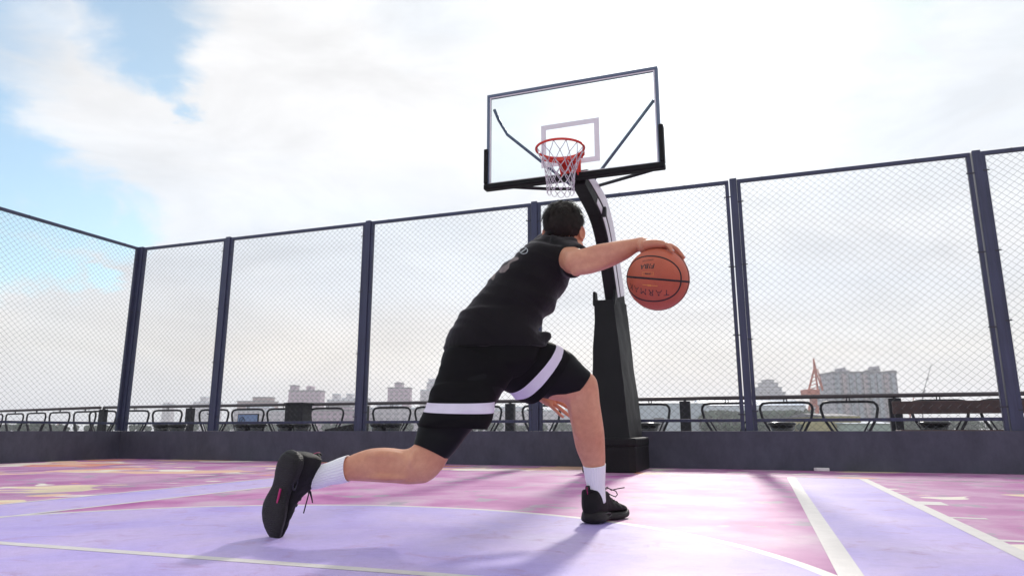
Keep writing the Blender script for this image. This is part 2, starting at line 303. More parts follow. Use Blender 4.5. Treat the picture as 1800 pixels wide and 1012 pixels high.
# ------------------------------------------------------------------ mesh helpers
class MB:
    def __init__(s): s.v = []; s.f = []; s.mi = []; s.uv = []
    def add(s, vs, fs, mi=0, uvs=None):
        o = len(s.v); s.v += [V(p) for p in vs]
        for k, f in enumerate(fs):
            s.f.append([i+o for i in f]); s.mi.append(mi if isinstance(mi, int) else mi[k])
            s.uv.append(uvs[k] if uvs else None)
    def box(s, o, ax, ay, az, mi=0):
        """o = corner, three edge vectors"""
        o = V(o); p = [o, o+ax, o+ax+ay, o+ay, o+az, o+ax+az, o+ax+ay+az, o+ay+az]
        fs = [(0,3,2,1),(4,5,6,7),(0,1,5,4),(1,2,6,5),(2,3,7,6),(3,0,4,7)]
        if ax.cross(ay).dot(az) < 0: fs = [tuple(reversed(f)) for f in fs]
        s.add(p, fs, mi)
    def bar(s, a, b, w, h, up=V((0,0,1)), mi=0):
        a = V(a); b = V(b); d = (b-a).normalized(); x = d.cross(up)
        if x.length < 1e-4: x = d.cross(V((0,1,0)))
        x.normalize(); y = x.cross(d).normalized()
        s.box(a - x*w/2 - y*h/2, x*w, b-a, y*h, mi)
    def tube(s, pts, r, n=6, mi=0, cap=True, closed=False):
        pts = [V(p) for p in pts]; m = len(pts); rr = r if isinstance(r, (list, tuple)) else [r]*m
        rings = []; prev = None
        for i, p in enumerate(pts):
            if closed: d = (pts[(i+1) % m]-pts[i-1])
            else: d = (pts[min(i+1, m-1)]-pts[max(i-1, 0)])
            d.normalize()
            if prev is None:
                u = d.orthogonal().normalized()
                if abs(d.z) < 0.99: u = d.cross(V((0,0,1))).normalized()
            else:
                u = prev - d*prev.dot(d)
                if u.length < 1e-5: u = d.orthogonal()
                u.normalize()
            prev = u; w = d.cross(u)
            rings.append([p + (u*math.cos(2*math.pi*k/n) + w*math.sin(2*math.pi*k/n))*rr[i] for k in range(n)])
        vs = [q for R in rings for q in R]; fs = []
        for i in range(m if closed else m-1):
            j = (i+1) % m
            for k in range(n):
                k2 = (k+1) % n; fs.append((i*n+k, i*n+k2, j*n+k2, j*n+k))
        if cap and not closed: fs += [tuple(range(n-1, -1, -1)), tuple((m-1)*n+k for k in range(n))]
        s.add(vs, fs, mi)
    def rings(s, R, mi=None, cap=True, uv=False):
        m = len(R); n = len(R[0]); vs = [q for r in R for q in r]; fs = []; ms = []; us = []
        for i in range(m-1):
            for k in range(n):
                k2 = (k+1) % n; fs.append((i*n+k, i*n+k2, (i+1)*n+k2, (i+1)*n+k)); ms.append(mi[i] if mi else 0)
                us.append([(k/n, i/m), ((k+1)/n, i/m), ((k+1)/n, (i+1)/m), (k/n, (i+1)/m)])
        if cap:
            fs += [tuple(range(n-1, -1, -1)), tuple((m-1)*n+k for k in range(n))]
            ms += [mi[0] if mi else 0, mi[-1] if mi else 0]; us += [[(0, 0)]*n]*2
        s.add(vs, fs, ms, us if uv else None)
    def ell(s, c, rx, ry, rz, ax=None, nu=20, nv=12):
        c = V(c); ax = ax or (V((1,0,0)), V((0,1,0)), V((0,0,1)))
        vs = [c - ax[2]*rz]; fs = []
        for i in range(1, nv):
            a = -math.pi/2 + math.pi*i/nv
            for k in range(nu):
                b = 2*math.pi*k/nu; vs.append(c + ax[0]*rx*math.cos(a)*math.cos(b) + ax[1]*ry*math.cos(a)*math.sin(b) + ax[2]*rz*math.sin(a))
        vs.append(c + ax[2]*rz); t = len(vs)-1
        for k in range(nu):
            k2 = (k+1) % nu; fs.append((0, 1+k2, 1+k))
            for i in range(nv-2): fs.append((1+i*nu+k, 1+i*nu+k2, 1+(i+1)*nu+k2, 1+(i+1)*nu+k))
            fs.append((1+(nv-2)*nu+k, 1+(nv-2)*nu+k2, t))
        s.add(vs, fs)
    def build(s, name, mats, parent=None, smooth=False, bevel=0, **props):
        me = bpy.data.meshes.new(name); o = V((0,0,0))
        if parent is not None: o = V(parent['_o'])
        me.from_pydata([tuple(p-o) for p in s.v], [], s.f); me.validate(verbose=False)
        for m in (mats if isinstance(mats, (list, tuple)) else [mats]): me.materials.append(m)
        if len(me.polygons) == len(s.mi):
            for p, k in zip(me.polygons, s.mi): p.material_index = k
        if any(s.uv) and len(me.polygons) == len(s.uv):
            ul = me.uv_layers.new(name='UVMap')
            for p, u in zip(me.polygons, s.uv):
                if u:
                    for li, c in zip(p.loop_indices, u): ul.data[li].uv = c
        if smooth:
            for p in me.polygons: p.use_smooth = True
        ob = bpy.data.objects.new(name, me); COL.objects.link(ob)
        if parent is not None: ob.parent = parent
        ob['_o'] = tuple(o)
        if bevel:
            bv = ob.modifiers.new('bevel', 'BEVEL'); bv.width = bevel; bv.segments = 2; bv.limit_method = 'ANGLE'
        for k, v in props.items(): ob[k] = v
        return ob
def thing(name, loc, label, cat, group=None, kind=None):
    o = bpy.data.objects.new(name, None); COL.objects.link(o); o.location = loc; o['_o'] = tuple(loc)
    o['label'] = label; o['category'] = cat
    if group: o['group'] = group
    if kind: o['kind'] = kind
    return o
def struct(o): o['kind'] = 'structure'; return o
def cr(a, b, c, d, t):
    return 0.5*((2*b) + (c-a)*t + (2*a-5*b+4*c-d)*t*t + (3*b-a-3*c+d)*t*t*t)
def interp(lst, sub):
    out = []; n = len(lst)
    for i in range(n-1):
        for k in range(sub):
            t = k/sub; g = lambda j: lst[max(0, min(n-1, j))]
            out.append(tuple(cr(a, b, c, d, t) for a, b, c, d in zip(g(i-1), g(i), g(i+1), g(i+2))))
    out.append(lst[-1]); return out
def loft_rings(st, n=40, sub=8, e=2.15):
    """st: list of (A_px, B_px, Y, half_depth[, near_vector]); rings are ellipses whose width runs A-B"""
    raw = []
    for q in st:
        Ya = q[2] if not isinstance(q[2], tuple) else q[2][0]; Yb = q[2] if not isinstance(q[2], tuple) else q[2][1]
        raw.append((P(q[0][0], q[0][1], Ya), P(q[1][0], q[1][1], Yb), q[3], V(q[4]) if len(q) > 4 else None))
    cs = [(a+b)/2 for a, b, _, _ in raw]; lst = []; m = len(raw)
    for i, (a, b, hd, nv) in enumerate(raw):
        t = (cs[min(i+1, m-1)]-cs[max(i-1, 0)]).normalized(); w = (b-a)/2
        if nv is None:
            d = w.cross(t).normalized()
            if d.y > 0: d = -d
            d = d*hd
        else: d = nv
        lst.append((cs[i], w, d))
    R = []
    for (c, w, d) in interp(lst, sub):
        ring = []
        for k in range(n):
            a = 2*math.pi*k/n; ca, sa = math.cos(a), math.sin(a)
            x = math.copysign(abs(ca)**(2/e), ca); y = math.copysign(abs(sa)**(2/e), sa)
            ring.append(c + w*x + d*y)
        R.append(ring)
    return R
def orient(R):
    """make sure the loft's faces look outwards"""
    c0 = sum(R[0], V((0,0,0)))/len(R[0]); c1 = sum(R[-1], V((0,0,0)))/len(R[-1])
    a = R[0][0]-c0; b = R[0][1]-c0
    if a.cross(b).dot(c1-c0) < 0: return [list(reversed(r)) for r in R]
    return R
def remesh(mb, name, mats, parent, vox, smooth_it=6, disp=None, **props):
    tmp = mb.build(name + '_tmp', mats, parent)
    r = tmp.modifiers.new('r', 'REMESH'); r.mode = 'VOXEL'; r.voxel_size = vox; r.use_smooth_shade = True
    if smooth_it:
        sm = tmp.modifiers.new('s', 'SMOOTH'); sm.factor = 0.5; sm.iterations = smooth_it
    dg = bpy.context.evaluated_depsgraph_get()
    me = bpy.data.meshes.new_from_object(tmp.evaluated_get(dg)); me.name = name
    bpy.data.objects.remove(tmp)
    if disp:
        off = V(parent['_o']) if parent is not None else V((0,0,0)); nm = [v.normal.copy() for v in me.vertices]
        for v, n_ in zip(me.vertices, nm): v.co += n_*disp(v.co+off, n_)
    me.materials.clear()
    for m in (mats if isinstance(mats, (list, tuple)) else [mats]): me.materials.append(m)
    for p in me.polygons: p.use_smooth = True; p.material_index = 0
    ob = bpy.data.objects.new(name, me); COL.objects.link(ob)
    if parent is not None: ob.parent = parent
    ob['_o'] = tuple(parent['_o']) if parent is not None else (0,0,0)
    for k, v in props.items(): ob[k] = v
    return ob
Z = V((0, 0, 1))

# ================================================================== SETTING
b = MB(); b.add([(-3000,-200,-0.06),(3000,-200,-0.06),(3000,3500,-0.06),(-3000,3500,-0.06)], [(0,1,2,3)]); struct(b.build('ground', M['ground']))
b = MB(); b.add([ST(-30,0.05,-0.03), ST(40,0.05,-0.03), ST(40,14,-0.03), ST(-30,14,-0.03)], [(0,1,2,3)])
b.add([ST(-30,-20,-0.034), ST(0.05,-20,-0.034), ST(0.05,0.05,-0.034), ST(-30,0.05,-0.034)], [(0,1,2,3)]); struct(b.build('terrace_paving', M['terrace']))
# court base
b = MB(); b.add([ST(0,-22), ST(22,-22), ST(22,0), ST(0,0)], [(0,1,2,3)]); struct(b.build('court_floor', M['outer']))
def sheet(name, poly, z, m):
    b = MB(); vs = [ST(s, t, z) for s, t in poly]
    me_f = [tuple(range(len(vs)))]; b.add(vs, me_f); o = struct(b.build(name, m))
    bm = bmesh.new(); bm.from_mesh(o.data); bmesh.ops.triangulate(bm, faces=bm.faces[:]); bm.normal_update()
    for f in bm.faces:
        if f.normal.z < 0: f.normal_flip()
    bm.to_mesh(o.data); bm.free(); return o
T0 = -1.20
# lane between its two lavender borders
SL0, SL1, SR1, SR0 = 5.02, 5.62, 9.25, 9.82
sheet('court_lane', [(SL1, T0), (SR1, T0), (SR1, -6.2), (SL1, -6.2)], 0.0003, M['pink'])
sheet('lane_border', [(SR1, T0), (SR0, T0), (SR0, -12), (SR1, -12)], 0.0003, M['lav'])
sheet('lane_border', [(SL0, T0), (SL1, T0), (SL1, -12), (SL0, -12)], 0.0003, M['lav'])
CC, CR = (7.36, -6.42), 1.98
circ = [(CC[0]+CR*math.cos(a), CC[1]+CR*math.sin(a)) for a in [2*math.pi*k/160 for k in range(160)]]
sheet('free_throw_circle', circ, 0.0006, M['lav'])
def stripe(name, pts, w, z, closed=False):
    b = MB(); n = len(pts); L_ = []; R_ = []
    for i in range(n):
        p = V((pts[i][0], pts[i][1])); 
        q = V((pts[(i+1) % n][0], pts[(i+1) % n][1])) if (closed or i < n-1) else p
        r = V((pts[i-1][0], pts[i-1][1])) if (closed or i > 0) else p
        d = (q-r).normalized(); nn = V((-d.y, d.x)); wi = w
        L_.append(ST(*(p+nn*wi/2), z)); R_.append(ST(*(p-nn*wi/2), z))
    for i in range(n if closed else n-1):
        j = (i+1) % n; b.add([R_[i], R_[j], L_[j], L_[i]], [(0,1,2,3)])
    o = struct(b.build(name, M['line'])); return o
stripe('circle_line', circ, 0.045, 0.0009, True)
stripe('lane_line', [(SR1, T0+0.02), (SR1, -12)], 0.07, 0.0012)
stripe('lane_line', [(SR0, T0+0.02), (SR0, -12)], 0.065, 0.0012)
stripe('lane_line', [(SL1, T0+0.02), (SL1, -12)], 0.04, 0.0012)
stripe('lane_line', [(SL0, T0+0.02), (SL0, -12)], 0.04, 0.0012)
stripe('free_throw_line', [(5.7, -6.07), (9.2, -6.02)], 0.05, 0.0015)
stripe('baseline', [(1.0, T0), (20, T0)], 0.03, 0.0018)
for (t, w, s1) in ((-2.56, 0.035, 9.93), (-3.31, 0.20, 9.98), (-4.02, 0.05, 10.0), (-4.76, 0.05, 10.0)):
    stripe('lane_mark', [(9.845, t), (s1, t)], w, 0.0009)

# ------------------------------------------------------------------ low walls
def low_wall(name, label, a, bb, out):
    o = thing(name, (a+bb)/2, label, 'wall')
    b = MB(); b.box(a, bb-a, out*0.16, Z*0.40); b.build('wall_body', M['wallpaint'], o, bevel=0.004)
    return o
low_wall('low_wall', 'long dark grey painted low wall under the back mesh fence', ST(-0.02, 0), ST(17, 0), E2)
low_wall('low_wall', 'dark grey low wall running towards the viewer at the left side', ST(0, -16), ST(0, -0.003), -E1)

# ------------------------------------------------------------------ mesh fences
WT, FT = 0.402, 3.257      # wall top, fence top
def wire_panel(p0, p1, z0, z1, nrm, seed):
    rnd = random.Random(seed); b = MB(); d = (p1-p0); Lh = d.length; d.normalize()
    pw = 0.0405; nw = int(Lh/pw); step = 0.036; r = 0.0021
    for i in range(nw+1):
        base = i*Lh/nw if nw else 0; pts = []; z = z0; k = 0; ph = rnd.uniform(-.0008, .0008)
        sgn = 1 if i % 2 == 0 else -1
        a = 0; zz = z0
        while zz < z1:
            side = (1 if (k % 2 == 0) else -1)*sgn
            x = base + side*(Lh/nw)*0.5
            x = max(0.0, min(Lh, x))
            sag = 0.004*math.sin(zz*2.3 + i*0.11 + seed)
            w = noise.noise(V((base*1.3 + seed*7, zz*1.1, 0)))*0.005
            pts.append(p0 + d*(x + ph + sag*0.6) + nrm*(side*0.002 + w) + Z*(zz - p0.z + rnd.uniform(-.0006, .0006) + w*0.3))
            zz += step; k += 1
        b.tube(pts, r, 3, cap=False)
    return b
def fence(name, label, posts, out, seed, first_post=True):
    """posts = world points at wall top, in order; out = direction away from the court"""
    o = thing(name, V((posts[0].x, posts[0].y, WT)), label, 'fence')
    for i, p in enumerate(posts):
        if i == 0 and not first_post: continue
        b = MB(); dd = (posts[1]-posts[0]).normalized(); w = 0.078 if not (i == 0) else 0.10
        q = V((p.x, p.y, WT)) + out*0.05
        if i == 0 and first_post: q = q - dd*0.095
        b.box(q - dd*w/2, dd*w, out*0.08, Z*(FT+0.012-WT)); b.build('post', M['navy'], o, bevel=0.003)
    for i in range(len(posts)-1):
        a, c = posts[i], posts[i+1]; dd = (c-a).normalized(); off = out*0.07
        g0 = 0.039+0.0015 if i else (-0.045 if not first_post else -0.040); g1 = 0.039+0.012
        a2 = V((a.x, a.y, 0)) + dd*g0 + off; c2 = V((c.x, c.y, 0)) - dd*g1 + off
        b = MB(); w = 0.04
        zt = FT; zb = 0.497
        b.box(a2+Z*(zt-w), c2-a2, out*0.038, Z*w)                       # top rail
        b.box(a2+Z*WT, dd*w, out*0.038, Z*(zt-w-WT-0.0005))             # stiles
        b.box(c2-dd*w+Z*WT, dd*w, out*0.038, Z*(zt-w-WT-0.0005))
        b.box(a2+dd*(w+.0005)+Z*zb, c2-a2-dd*(2*w+.001), out*0.034, Z*0.034)   # lower rail
        fr = b.build('panel_frame', M['navy'], o, bevel=0.002)
        L_ = (c-a).length
        rnd = random.Random(seed+i)
        def clip(*ar): cb = MB(); cb.box(*ar); cb.build('clip', M['wire'], fr)
        for side, q in ((0, a2), (1, c2)):
            s_ = 1 if side == 0 else -1
            for k in range(4):
                zz = 0.62 + k*0.8 + rnd.uniform(-.05, .05)
                clip(q + dd*s_*(-0.012) - out*0.006 + Z*zz, dd*s_*0.072, out*0.005, Z*0.013)
        for k in range(3):
            clip(a2 + (c2-a2)*((k+0.35)/3) - out*0.003 + Z*(zt-0.03), dd*0.008, out*0.003, Z*0.034)
        wp = wire_panel(a2 + dd*0.03 - out*0.006, c2 - dd*0.03 - out*0.006, WT+0.005, zt-0.02, out, seed*13+i)
        wp.build('wire_mesh', M['wire'], fr)
    return o
back_posts = [ST(0, 0), ST(1.64, 0)]
while sof(back_posts[-1]) < 14.5: back_posts.append(back_posts[-1] + E1*2.425)
fence('mesh_fence', 'tall navy framed chain mesh fence on the back wall behind the hoop', back_posts, E2, 3)
lp = [ST(-0.035, 0)]
for k in range(6): lp.append(lp[-1] - E2*2.27)
fence('mesh_fence', 'navy framed chain mesh fence on the left side wall meeting the corner', lp, -E1, 31, first_post=False)

# ------------------------------------------------------------------ basketball hoop
TB = -1.88; SH = 7.48       # board plane, hoop centre
hoop = thing('basketball_hoop', ST(7.6, -0.6), 'portable basketball stand with glass backboard, red rim and black padded base', 'basketball hoop')
# weighted base box: front corners cut
def prism(b, poly, z0, z1, mi=0):
    n = len(poly); vs = [ST(s, t, z0) for s, t in poly] + [ST(s, t, z1) for s, t in poly]
    fs = [tuple(range(n-1, -1, -1)), tuple(range(n, 2*n))] + [(i, (i+1) % n, n+(i+1) % n, n+i) for i in range(n)]
    b.add(vs, fs, mi)
b = MB(); prism(b, [(7.33,-1.06),(7.80,-1.06),(7.855,-1.0),(7.855,-0.14),(7.33,-0.14)], 0.0010, 0.245); b.build('base_box', M['black_vinyl'], hoop, bevel=0.008)
b = MB(); prism(b, [(7.325,-1.066),(7.803,-1.066),(7.861,-1.003),(7.861,-0.135),(7.325,-0.135)], 0.2455, 0.335); b.build('base_cover', M['black_vinyl'], hoop, bevel=0.02)
# padding sleeve, tapering upward, open at the top with two taller wings
def pad_ring(z, s0, s1, t0, t1, n=9):
    pts = []
    c = [(s0, t0), (s1, t0), (s1+.005+.07*min(1,max(0,(s1-7.80)/-.185)), t1), (s0-.01, t1)]
    for i in range(4):
        a, d_ = c[i], c[(i+1) % 4]
        for k in range(n):
            f = k/n; pts.append((a[0]+(d_[0]-a[0])*f, a[1]+(d_[1]-a[1])*f, z))
    return pts
lv = []
for k in range(26):
    f = k/25; z = 0.33 + (1.80-0.33)*f
    s0 = 7.405; s1 = 7.80 - 0.185*f; t0 = -0.98 + 0.33*f; t1 = -0.22 + 0.03*f - 0.10*f
    lv.append(pad_ring(z, s0, s1, t0, t1))
R = []
for ring in lv:
    rr_ = []
    cs, ct_ = sum(p[0] for p in ring)/len(ring), sum(p[1] for p in ring)/len(ring)
    for (s, t, z) in ring:
        w = noise.noise(V((s*5, t*5, z*2.2)))*0.012 + noise.noise(V((s*9+3, t*9, z*7)))*0.007
        diag = math.sin((z*1.4 + (s+t)*3)*7)*0.003
        d_ = V((s-cs, t-ct_)); d_.normalize()
        rr_.append(ST(s + d_.x*(w+diag), t + d_.y*(w+diag), z))
    R.append(rr_)
b = MB(); b.rings(orient(R)); b.build('base_padding', M['black_vinyl'], hoop, smooth=True).modifiers.new('e', 'EDGE_SPLIT').split_angle = math.radians(50)
b = MB()
def wing(poly, s_or_t, th):  # vertical wing in plane of constant s
    s = s_or_t; n = len(poly)
    vs = [ST(s, t, z) for t, z in poly] + [ST(s+th, t, z) for t, z in poly]
    b.add(vs, [tuple(range(n-1, -1, -1)), tuple(range(n, 2*n))] + [(i, (i+1) % n, n+(i+1) % n, n+i) for i in range(n)])
wing([(-0.66,1.74),(-0.30,1.74),(-0.36,1.93),(-0.56,1.93)], 7.60, 0.03)
wing([(-0.66,1.74),(-0.50,1.74),(-0.54,1.90),(-0.64,1.90)], 7.385, 0.03)
b.build('padding_flap', M['black_vinyl'], hoop, bevel=0.006)
# curved arm: front face black, sides white with black piping
arm_path = [(-0.30,0.9),(-0.33,1.3),(-0.40,1.75),(-0.49,2.05),(-0.60,2.30),(-0.80,2.54),(-1.08,2.69),(-1.45,2.75),(-1.80,2.78)]
def arm_pts(path, sub=6):
    return interp([tuple(V(p) for p in (q,))[0:1] for q in path], sub)
ap = [q[0] for q in interp([(V((p[0], p[1])),) for p in arm_path], 6)]
SA = 7.535; AW = 0.072; AD = 0.098
b = MB(); Rr = []; Ls = []; AWB = 0.108; AW = .066
for i, p in enumerate(ap):
    d_ = (ap[min(i+1, len(ap)-1)] - ap[max(i-1, 0)]).normalized(); nn = V((d_.y, -d_.x))
    if nn.x > 0: nn = -nn
    sh = max(0, min(1, (2.4-p.y)/0.7))*0.035; sc_ = SA + sh
    k = 1.0 if i < 36 else 1.0-0.4*(i-36)/(len(ap)-36)
    f = p + nn*AD*k; r_ = p - nn*AD*1.4*k; wb = AW + (AWB-AW)*k
    ring = [ST(sc_-AW, f.x, f.y), ST(sc_+AW, f.x, f.y), ST(sc_+wb, r_.x, r_.y), ST(sc_-AW, r_.x, r_.y)]
    Rr.append(ring); Ls.append(ring)
b.rings(orient(Rr)); b.build('arm', M['black_vinyl'], hoop, bevel=0.004)
for side in (0, 1):
    for (q0, q1) in ((.10, .36), (.50, .985)):
        b = MB(); A_ = []
        for j, ring in enumerate(Ls):
            if j < 14: continue
            F_, B_ = (ring[1], ring[2]) if side else (ring[0], ring[3])
            o_ = (E1 if side else -E1)
            if q0 == .10 and j > 40: continue
            a_ = F_.lerp(B_, q0); c_ = F_.lerp(B_, q1)
            A_.append([a_+o_*.0015, a_+o_*.006, c_+o_*.006, c_+o_*.0015])
        b.rings(orient(A_)); b.build('arm_side_panel', M['white_paint'], hoop)
b = MB()
b.box(ST(SA+AW*.6, -1.12, 2.60), E1*(AWB-AW*.6+.012), E2*0.05, Z*0.10); b.build('arm_collar', M['black_metal'], hoop, bevel=0.004)
# backboard
BW, BZ0, BZ1 = 0.862, 2.775, 3.765
def brect(b, s0, s1, z0, z1, t0, t1, mi=0): b.box(ST(s0, t0, z0), E1*(s1-s0), E2*(t1-t0), Z*(z1-z0), mi)
board = MB(); brect(board, SH-BW+.02, SH+BW-.02, BZ0+.02, BZ1-.02, TB, TB+0.012); glass = board.build('glass_board', M['glass'], hoop)
b = MB(); fw = 0.028
brect(b, SH-BW, SH+BW, BZ1-fw, BZ1, TB-.012, TB+.05); brect(b, SH-BW, SH+BW, BZ0, BZ0+fw, TB-.012, TB+.05)
brect(b, SH-BW, SH-BW+fw, BZ0+fw+.0005, BZ1-fw-.0005, TB-.012, TB+.05); brect(b, SH+BW-fw, SH+BW, BZ0+fw+.0005, BZ1-fw-.0005, TB-.012, TB+.05)
b.build('board_frame', M['alu'], hoop, bevel=0.003)
b = MB(); g = 0.05; r0 = 2.90; r1 = 3.34; hw = 0.29
brect(b, SH-hw, SH+hw, r1-g, r1, TB-.004, TB-.001); brect(b, SH-hw, SH+hw, r0, r0+g, TB-.004, TB-.001)
brect(b, SH-hw, SH-hw+g, r0+g+.0002, r1-g-.0002, TB-.004, TB-.001); brect(b, SH+hw-g, SH+hw, r0+g+.0002, r1-g-.0002, TB-.004, TB-.001)
b.build('target_square', M['white_paint'], hoop)
b = MB(); k = .014
for (s0, s1, z0, z1) in ((SH-BW+fw, SH+BW-fw, BZ1-fw-k, BZ1-fw-.001), (SH-BW+fw, SH+BW-fw, BZ0+fw+.001, BZ0+fw+k), (SH-BW+fw+.001, SH-BW+fw+k, BZ0+fw+k+.0005, BZ1-fw-k-.0005), (SH+BW-fw-k, SH+BW-fw-.001, BZ0+fw+k+.0005, BZ1-fw-k-.0005)):
    brect(b, s0, s1, z0, z1, TB-.004, TB-.001)
b.build('board_border_line', M['white_paint'], hoop)
b = MB(); pd = 0.028
brect(b, SH-BW-pd, SH+BW+pd, BZ0-pd, BZ0+.030, TB-.03, TB+.065)
brect(b, SH-BW-pd, SH-BW+.016, BZ0+.0305, BZ0+0.40, TB-.03, TB+.065); brect(b, SH+BW-.016, SH+BW+pd, BZ0+.0305, BZ0+0.40, TB-.03, TB+.065)
b.build('board_padding', M['black_vinyl'], hoop, bevel=0.012)
# struts behind the glass
J = PT(1036, 331, -1.22)
def strut(pts, r, m): bb = MB(); bb.tube(pts, r, 8); bb.build('strut', m, hoop, smooth=True)
strut([ST(SH-BW+.06, TB+.04, 3.62), ST(SH-BW+.07, TB+.14, 3.55), ST(SH-BW+.13, TB+.24, 3.42), ST(SH-.10, -1.50, 2.84)], .016, M['alu'])
strut([ST(SH+BW-.05, TB+.04, 3.45), ST(SH+.12, -1.50, 2.84)], .016, M['alu'])
strut([PT(884, 328, TB+.05), PT(963, 332, -1.5), PT(1014, 332, -1.35)], .018, M['black_metal'])
strut([PT(1156, 296, TB+.05), PT(1126, 305, -1.70), J], .018, M['black_metal'])
b = MB(); brect(b, SH-.08, SH+.075, 2.76, 2.90, TB+.02, TB+.06); b.build('mounting_plate', M['black_metal'], hoop, bevel=.004)
# rim
RC = ST(SH, TB-0.365, 2.915); RR = 0.218
rim = MB(); rim.tube([RC + E1*RR*math.cos(2*math.pi*k/64) + E2*RR*math.sin(2*math.pi*k/64) for k in range(64)], 0.0112, 10, closed=True)
rim.tube([RC + (E1*math.cos(a) + E2*math.sin(a))*(RR+.004) - Z*0.028 for a in [math.radians(30+120*k/20) for k in range(21)]], 0.006, 6)
rim_o = rim.build('rim', M['red'], hoop, smooth=True)
b = MB()
for (r1_, ) in ((RR+.008,),):
    A_ = []
    for k in range(25):
        a = math.radians(28+124*k/24); d_ = E1*math.cos(a)+E2*math.sin(a); A_.append([RC+d_*r1_-Z*.008, RC+d_*(r1_+.005)-Z*.008, RC+d_*(r1_+.005)-Z*.045, RC+d_*r1_-Z*.045])
    b.rings(orient(A_))
b.box(RC - E1*0.165 + E2*(RR-0.03) - Z*0.035, E1*0.33, E2*0.014, Z*0.034)
b.box(RC - E1*0.085 + E2*(RR-0.01) - Z*0.02, E1*0.17, E2*(0.365-RR+.005), Z*0.012)
b.box(RC - E1*0.085 + E2*(0.345) - Z*0.15, E1*0.19, E2*0.018, Z*0.17)
for sx in (-.085, .075): b.add([RC+E1*sx+E2*(RR-.01)-Z*.03, RC+E1*(sx+.012)+E2*(RR-.01)-Z*.03, RC+E1*(sx+.012)+E2*.345-Z*.15, RC+E1*sx+E2*.345-Z*.15, RC+E1*sx+E2*.345-Z*.02, RC+E1*(sx+.012)+E2*.345-Z*.02], [(0,1,2,3),(0,4,5,1),(3,2,5,4),(0,3,4),(1,5,2)])
b.build('rim_bracket', M['red'], hoop, bevel=.003)
# net
b = MB(); n = 12; lev = [0, .085, .16, .225, .285, .34, .385]; rad = [.215, .178, .152, .137, .128, .124, .126]
rnd = random.Random(4)
J2 = {}
for l in range(len(lev)):
    for k in range(n):
        a = 2*math.pi*(k + (0.5 if l % 2 else 0))/n + rnd.uniform(-.03, .03)*(l > 0)
        J2[(l, k)] = RC + (E1*math.cos(a) + E2*math.sin(a))*(rad[l]+rnd.uniform(-.005, .005)*(l > 0)) - Z*(lev[l] + rnd.uniform(-.008, .008)*(l > 0) + 0.006)
for l in range(len(lev)-1):
    for k in range(n):
        for j in ((k, k-1) if l % 2 == 0 else (k, k+1)):
            a_ = J2[(l, k)]; c_ = J2[(l+1, j % n)]; m_ = (a_+c_)/2 + (RC-a_).normalized()*0 - Z*0.003
            b.tube([a_, m_ + V((rnd.uniform(-.003, .003), rnd.uniform(-.003, .003), 0)), c_], 0.0037, 5)
for k in range(n):
    a = J2[(6, k)]; c_ = J2[(6, (k+1) % n)]; mid = (a+c_)/2 - Z*0.035
    b.tube([a, (a+mid)/2 - Z*.012, mid, (c_+mid)/2 - Z*.012, c_], 0.0030, 5)
for l in range(1, 7):
    for k in range(n): b.ell(J2[(l, k)], .0055, .0055, .007, nu=6, nv=4)
b.build('net', M['cord'], hoop, smooth=True)

# ------------------------------------------------------------------ terrace railing, stools, bench behind the fence
TR = 3.35
def railing(name, label, pa, pb, loops, posts):
    o = thing(name, V((pa.x, pa.y, -.03)), label, 'railing'); d = (pb-pa).normalized(); nn = V((-d.y, d.x, 0))
    b = MB(); b.tube([pa+Z*.90, pb+Z*.90], .031, 10); b.build('top_rail', M['rail'], o, smooth=True)
    b = MB(); b.tube([pa+Z*.10, pb+Z*.10], .018, 6); b.build('bottom_rail', M['black_metal'], o, smooth=True)
    for (s0, s1) in loops:
        w = s1-s0; b = MB(); r = .11; zt = .82
        k_ = min(1, w/.85)
        pts = [(s0+.22*k_, .12), (s0+.18*k_, .36), (s0+.04*k_, .58), (s0+.005, .72), (s0+.015, zt-.05), (s0+.05, zt-.012), (s0+r+.03, zt), (s1-r-.03, zt), (s1-.05, zt-.012), (s1-.015, zt-.05), (s1-.005, .72), (s1-.04*k_, .58), (s1-.18*k_, .36), (s1-.22*k_, .12)]
        b.tube([pa + d*s + Z*z for s, z in pts], .020, 8)
        for sg, e_ in ((1, s0), (-1, s1)):
            b.tube([pa + d*(e_+sg*(.22*k_+.055)) + Z*.12, pa + d*(e_+sg*(.18*k_+.06)) + Z*.37, pa + d*(e_+sg*(.08*k_+.055)) + Z*.54, pa + d*(e_+sg*.05*k_) + Z*.565], .013, 6)
        for dx in (-.02, .02): b.tube([pa + d*((s0+s1)/2+dx) + Z*zt, pa + d*((s0+s1)/2+dx) + Z*.89], .008, 6)
        b.build('loop_frame', M['black_metal'], o, smooth=True)
    for s in posts:
        b = MB(); b.box(pa + d*(s-.08) - nn*.05, d*.16, nn*.1, Z*.86); b.box(pa + d*(s-.02) - nn*.02 + Z*.8605, d*.04, nn*.04, Z*.03); b.build('post', M['black_metal'], o, bevel=.006)
    return o
pa = ST(-4.4, TR); pb = ST(17, TR)
def sp(px): return sof(PT(px, 730, TR)) + 4.4
lpx = [(157,205),(212,262),(268,320),(350,402),(407,464),(469,530),(545,604),(655,722),(729,800),(812,882),(918,985),(1030,1100),(1110,1178),(1234,1325),(1336,1430),(1443,1545),(1601,1706),(1722,1830)]
railing('railing', 'black tubular railing with rounded loop frames behind the back fence', pa, pb, [(sp(a), sp(c)) for a, c in lpx], [0.0, sp(334), sp(535), sp(640), sp(897), sp(1205), sp(1575)])
pc = V((-13.1, 17.9, 0)); dl = (pc-pa).normalized()
railing('railing', 'black railing with loop frames trailing off at the far left edge', pa + dl*0.15, pa + dl*12, [(0.15+1.16*k, 1.13+1.16*k) for k in range(10)], [11.8])
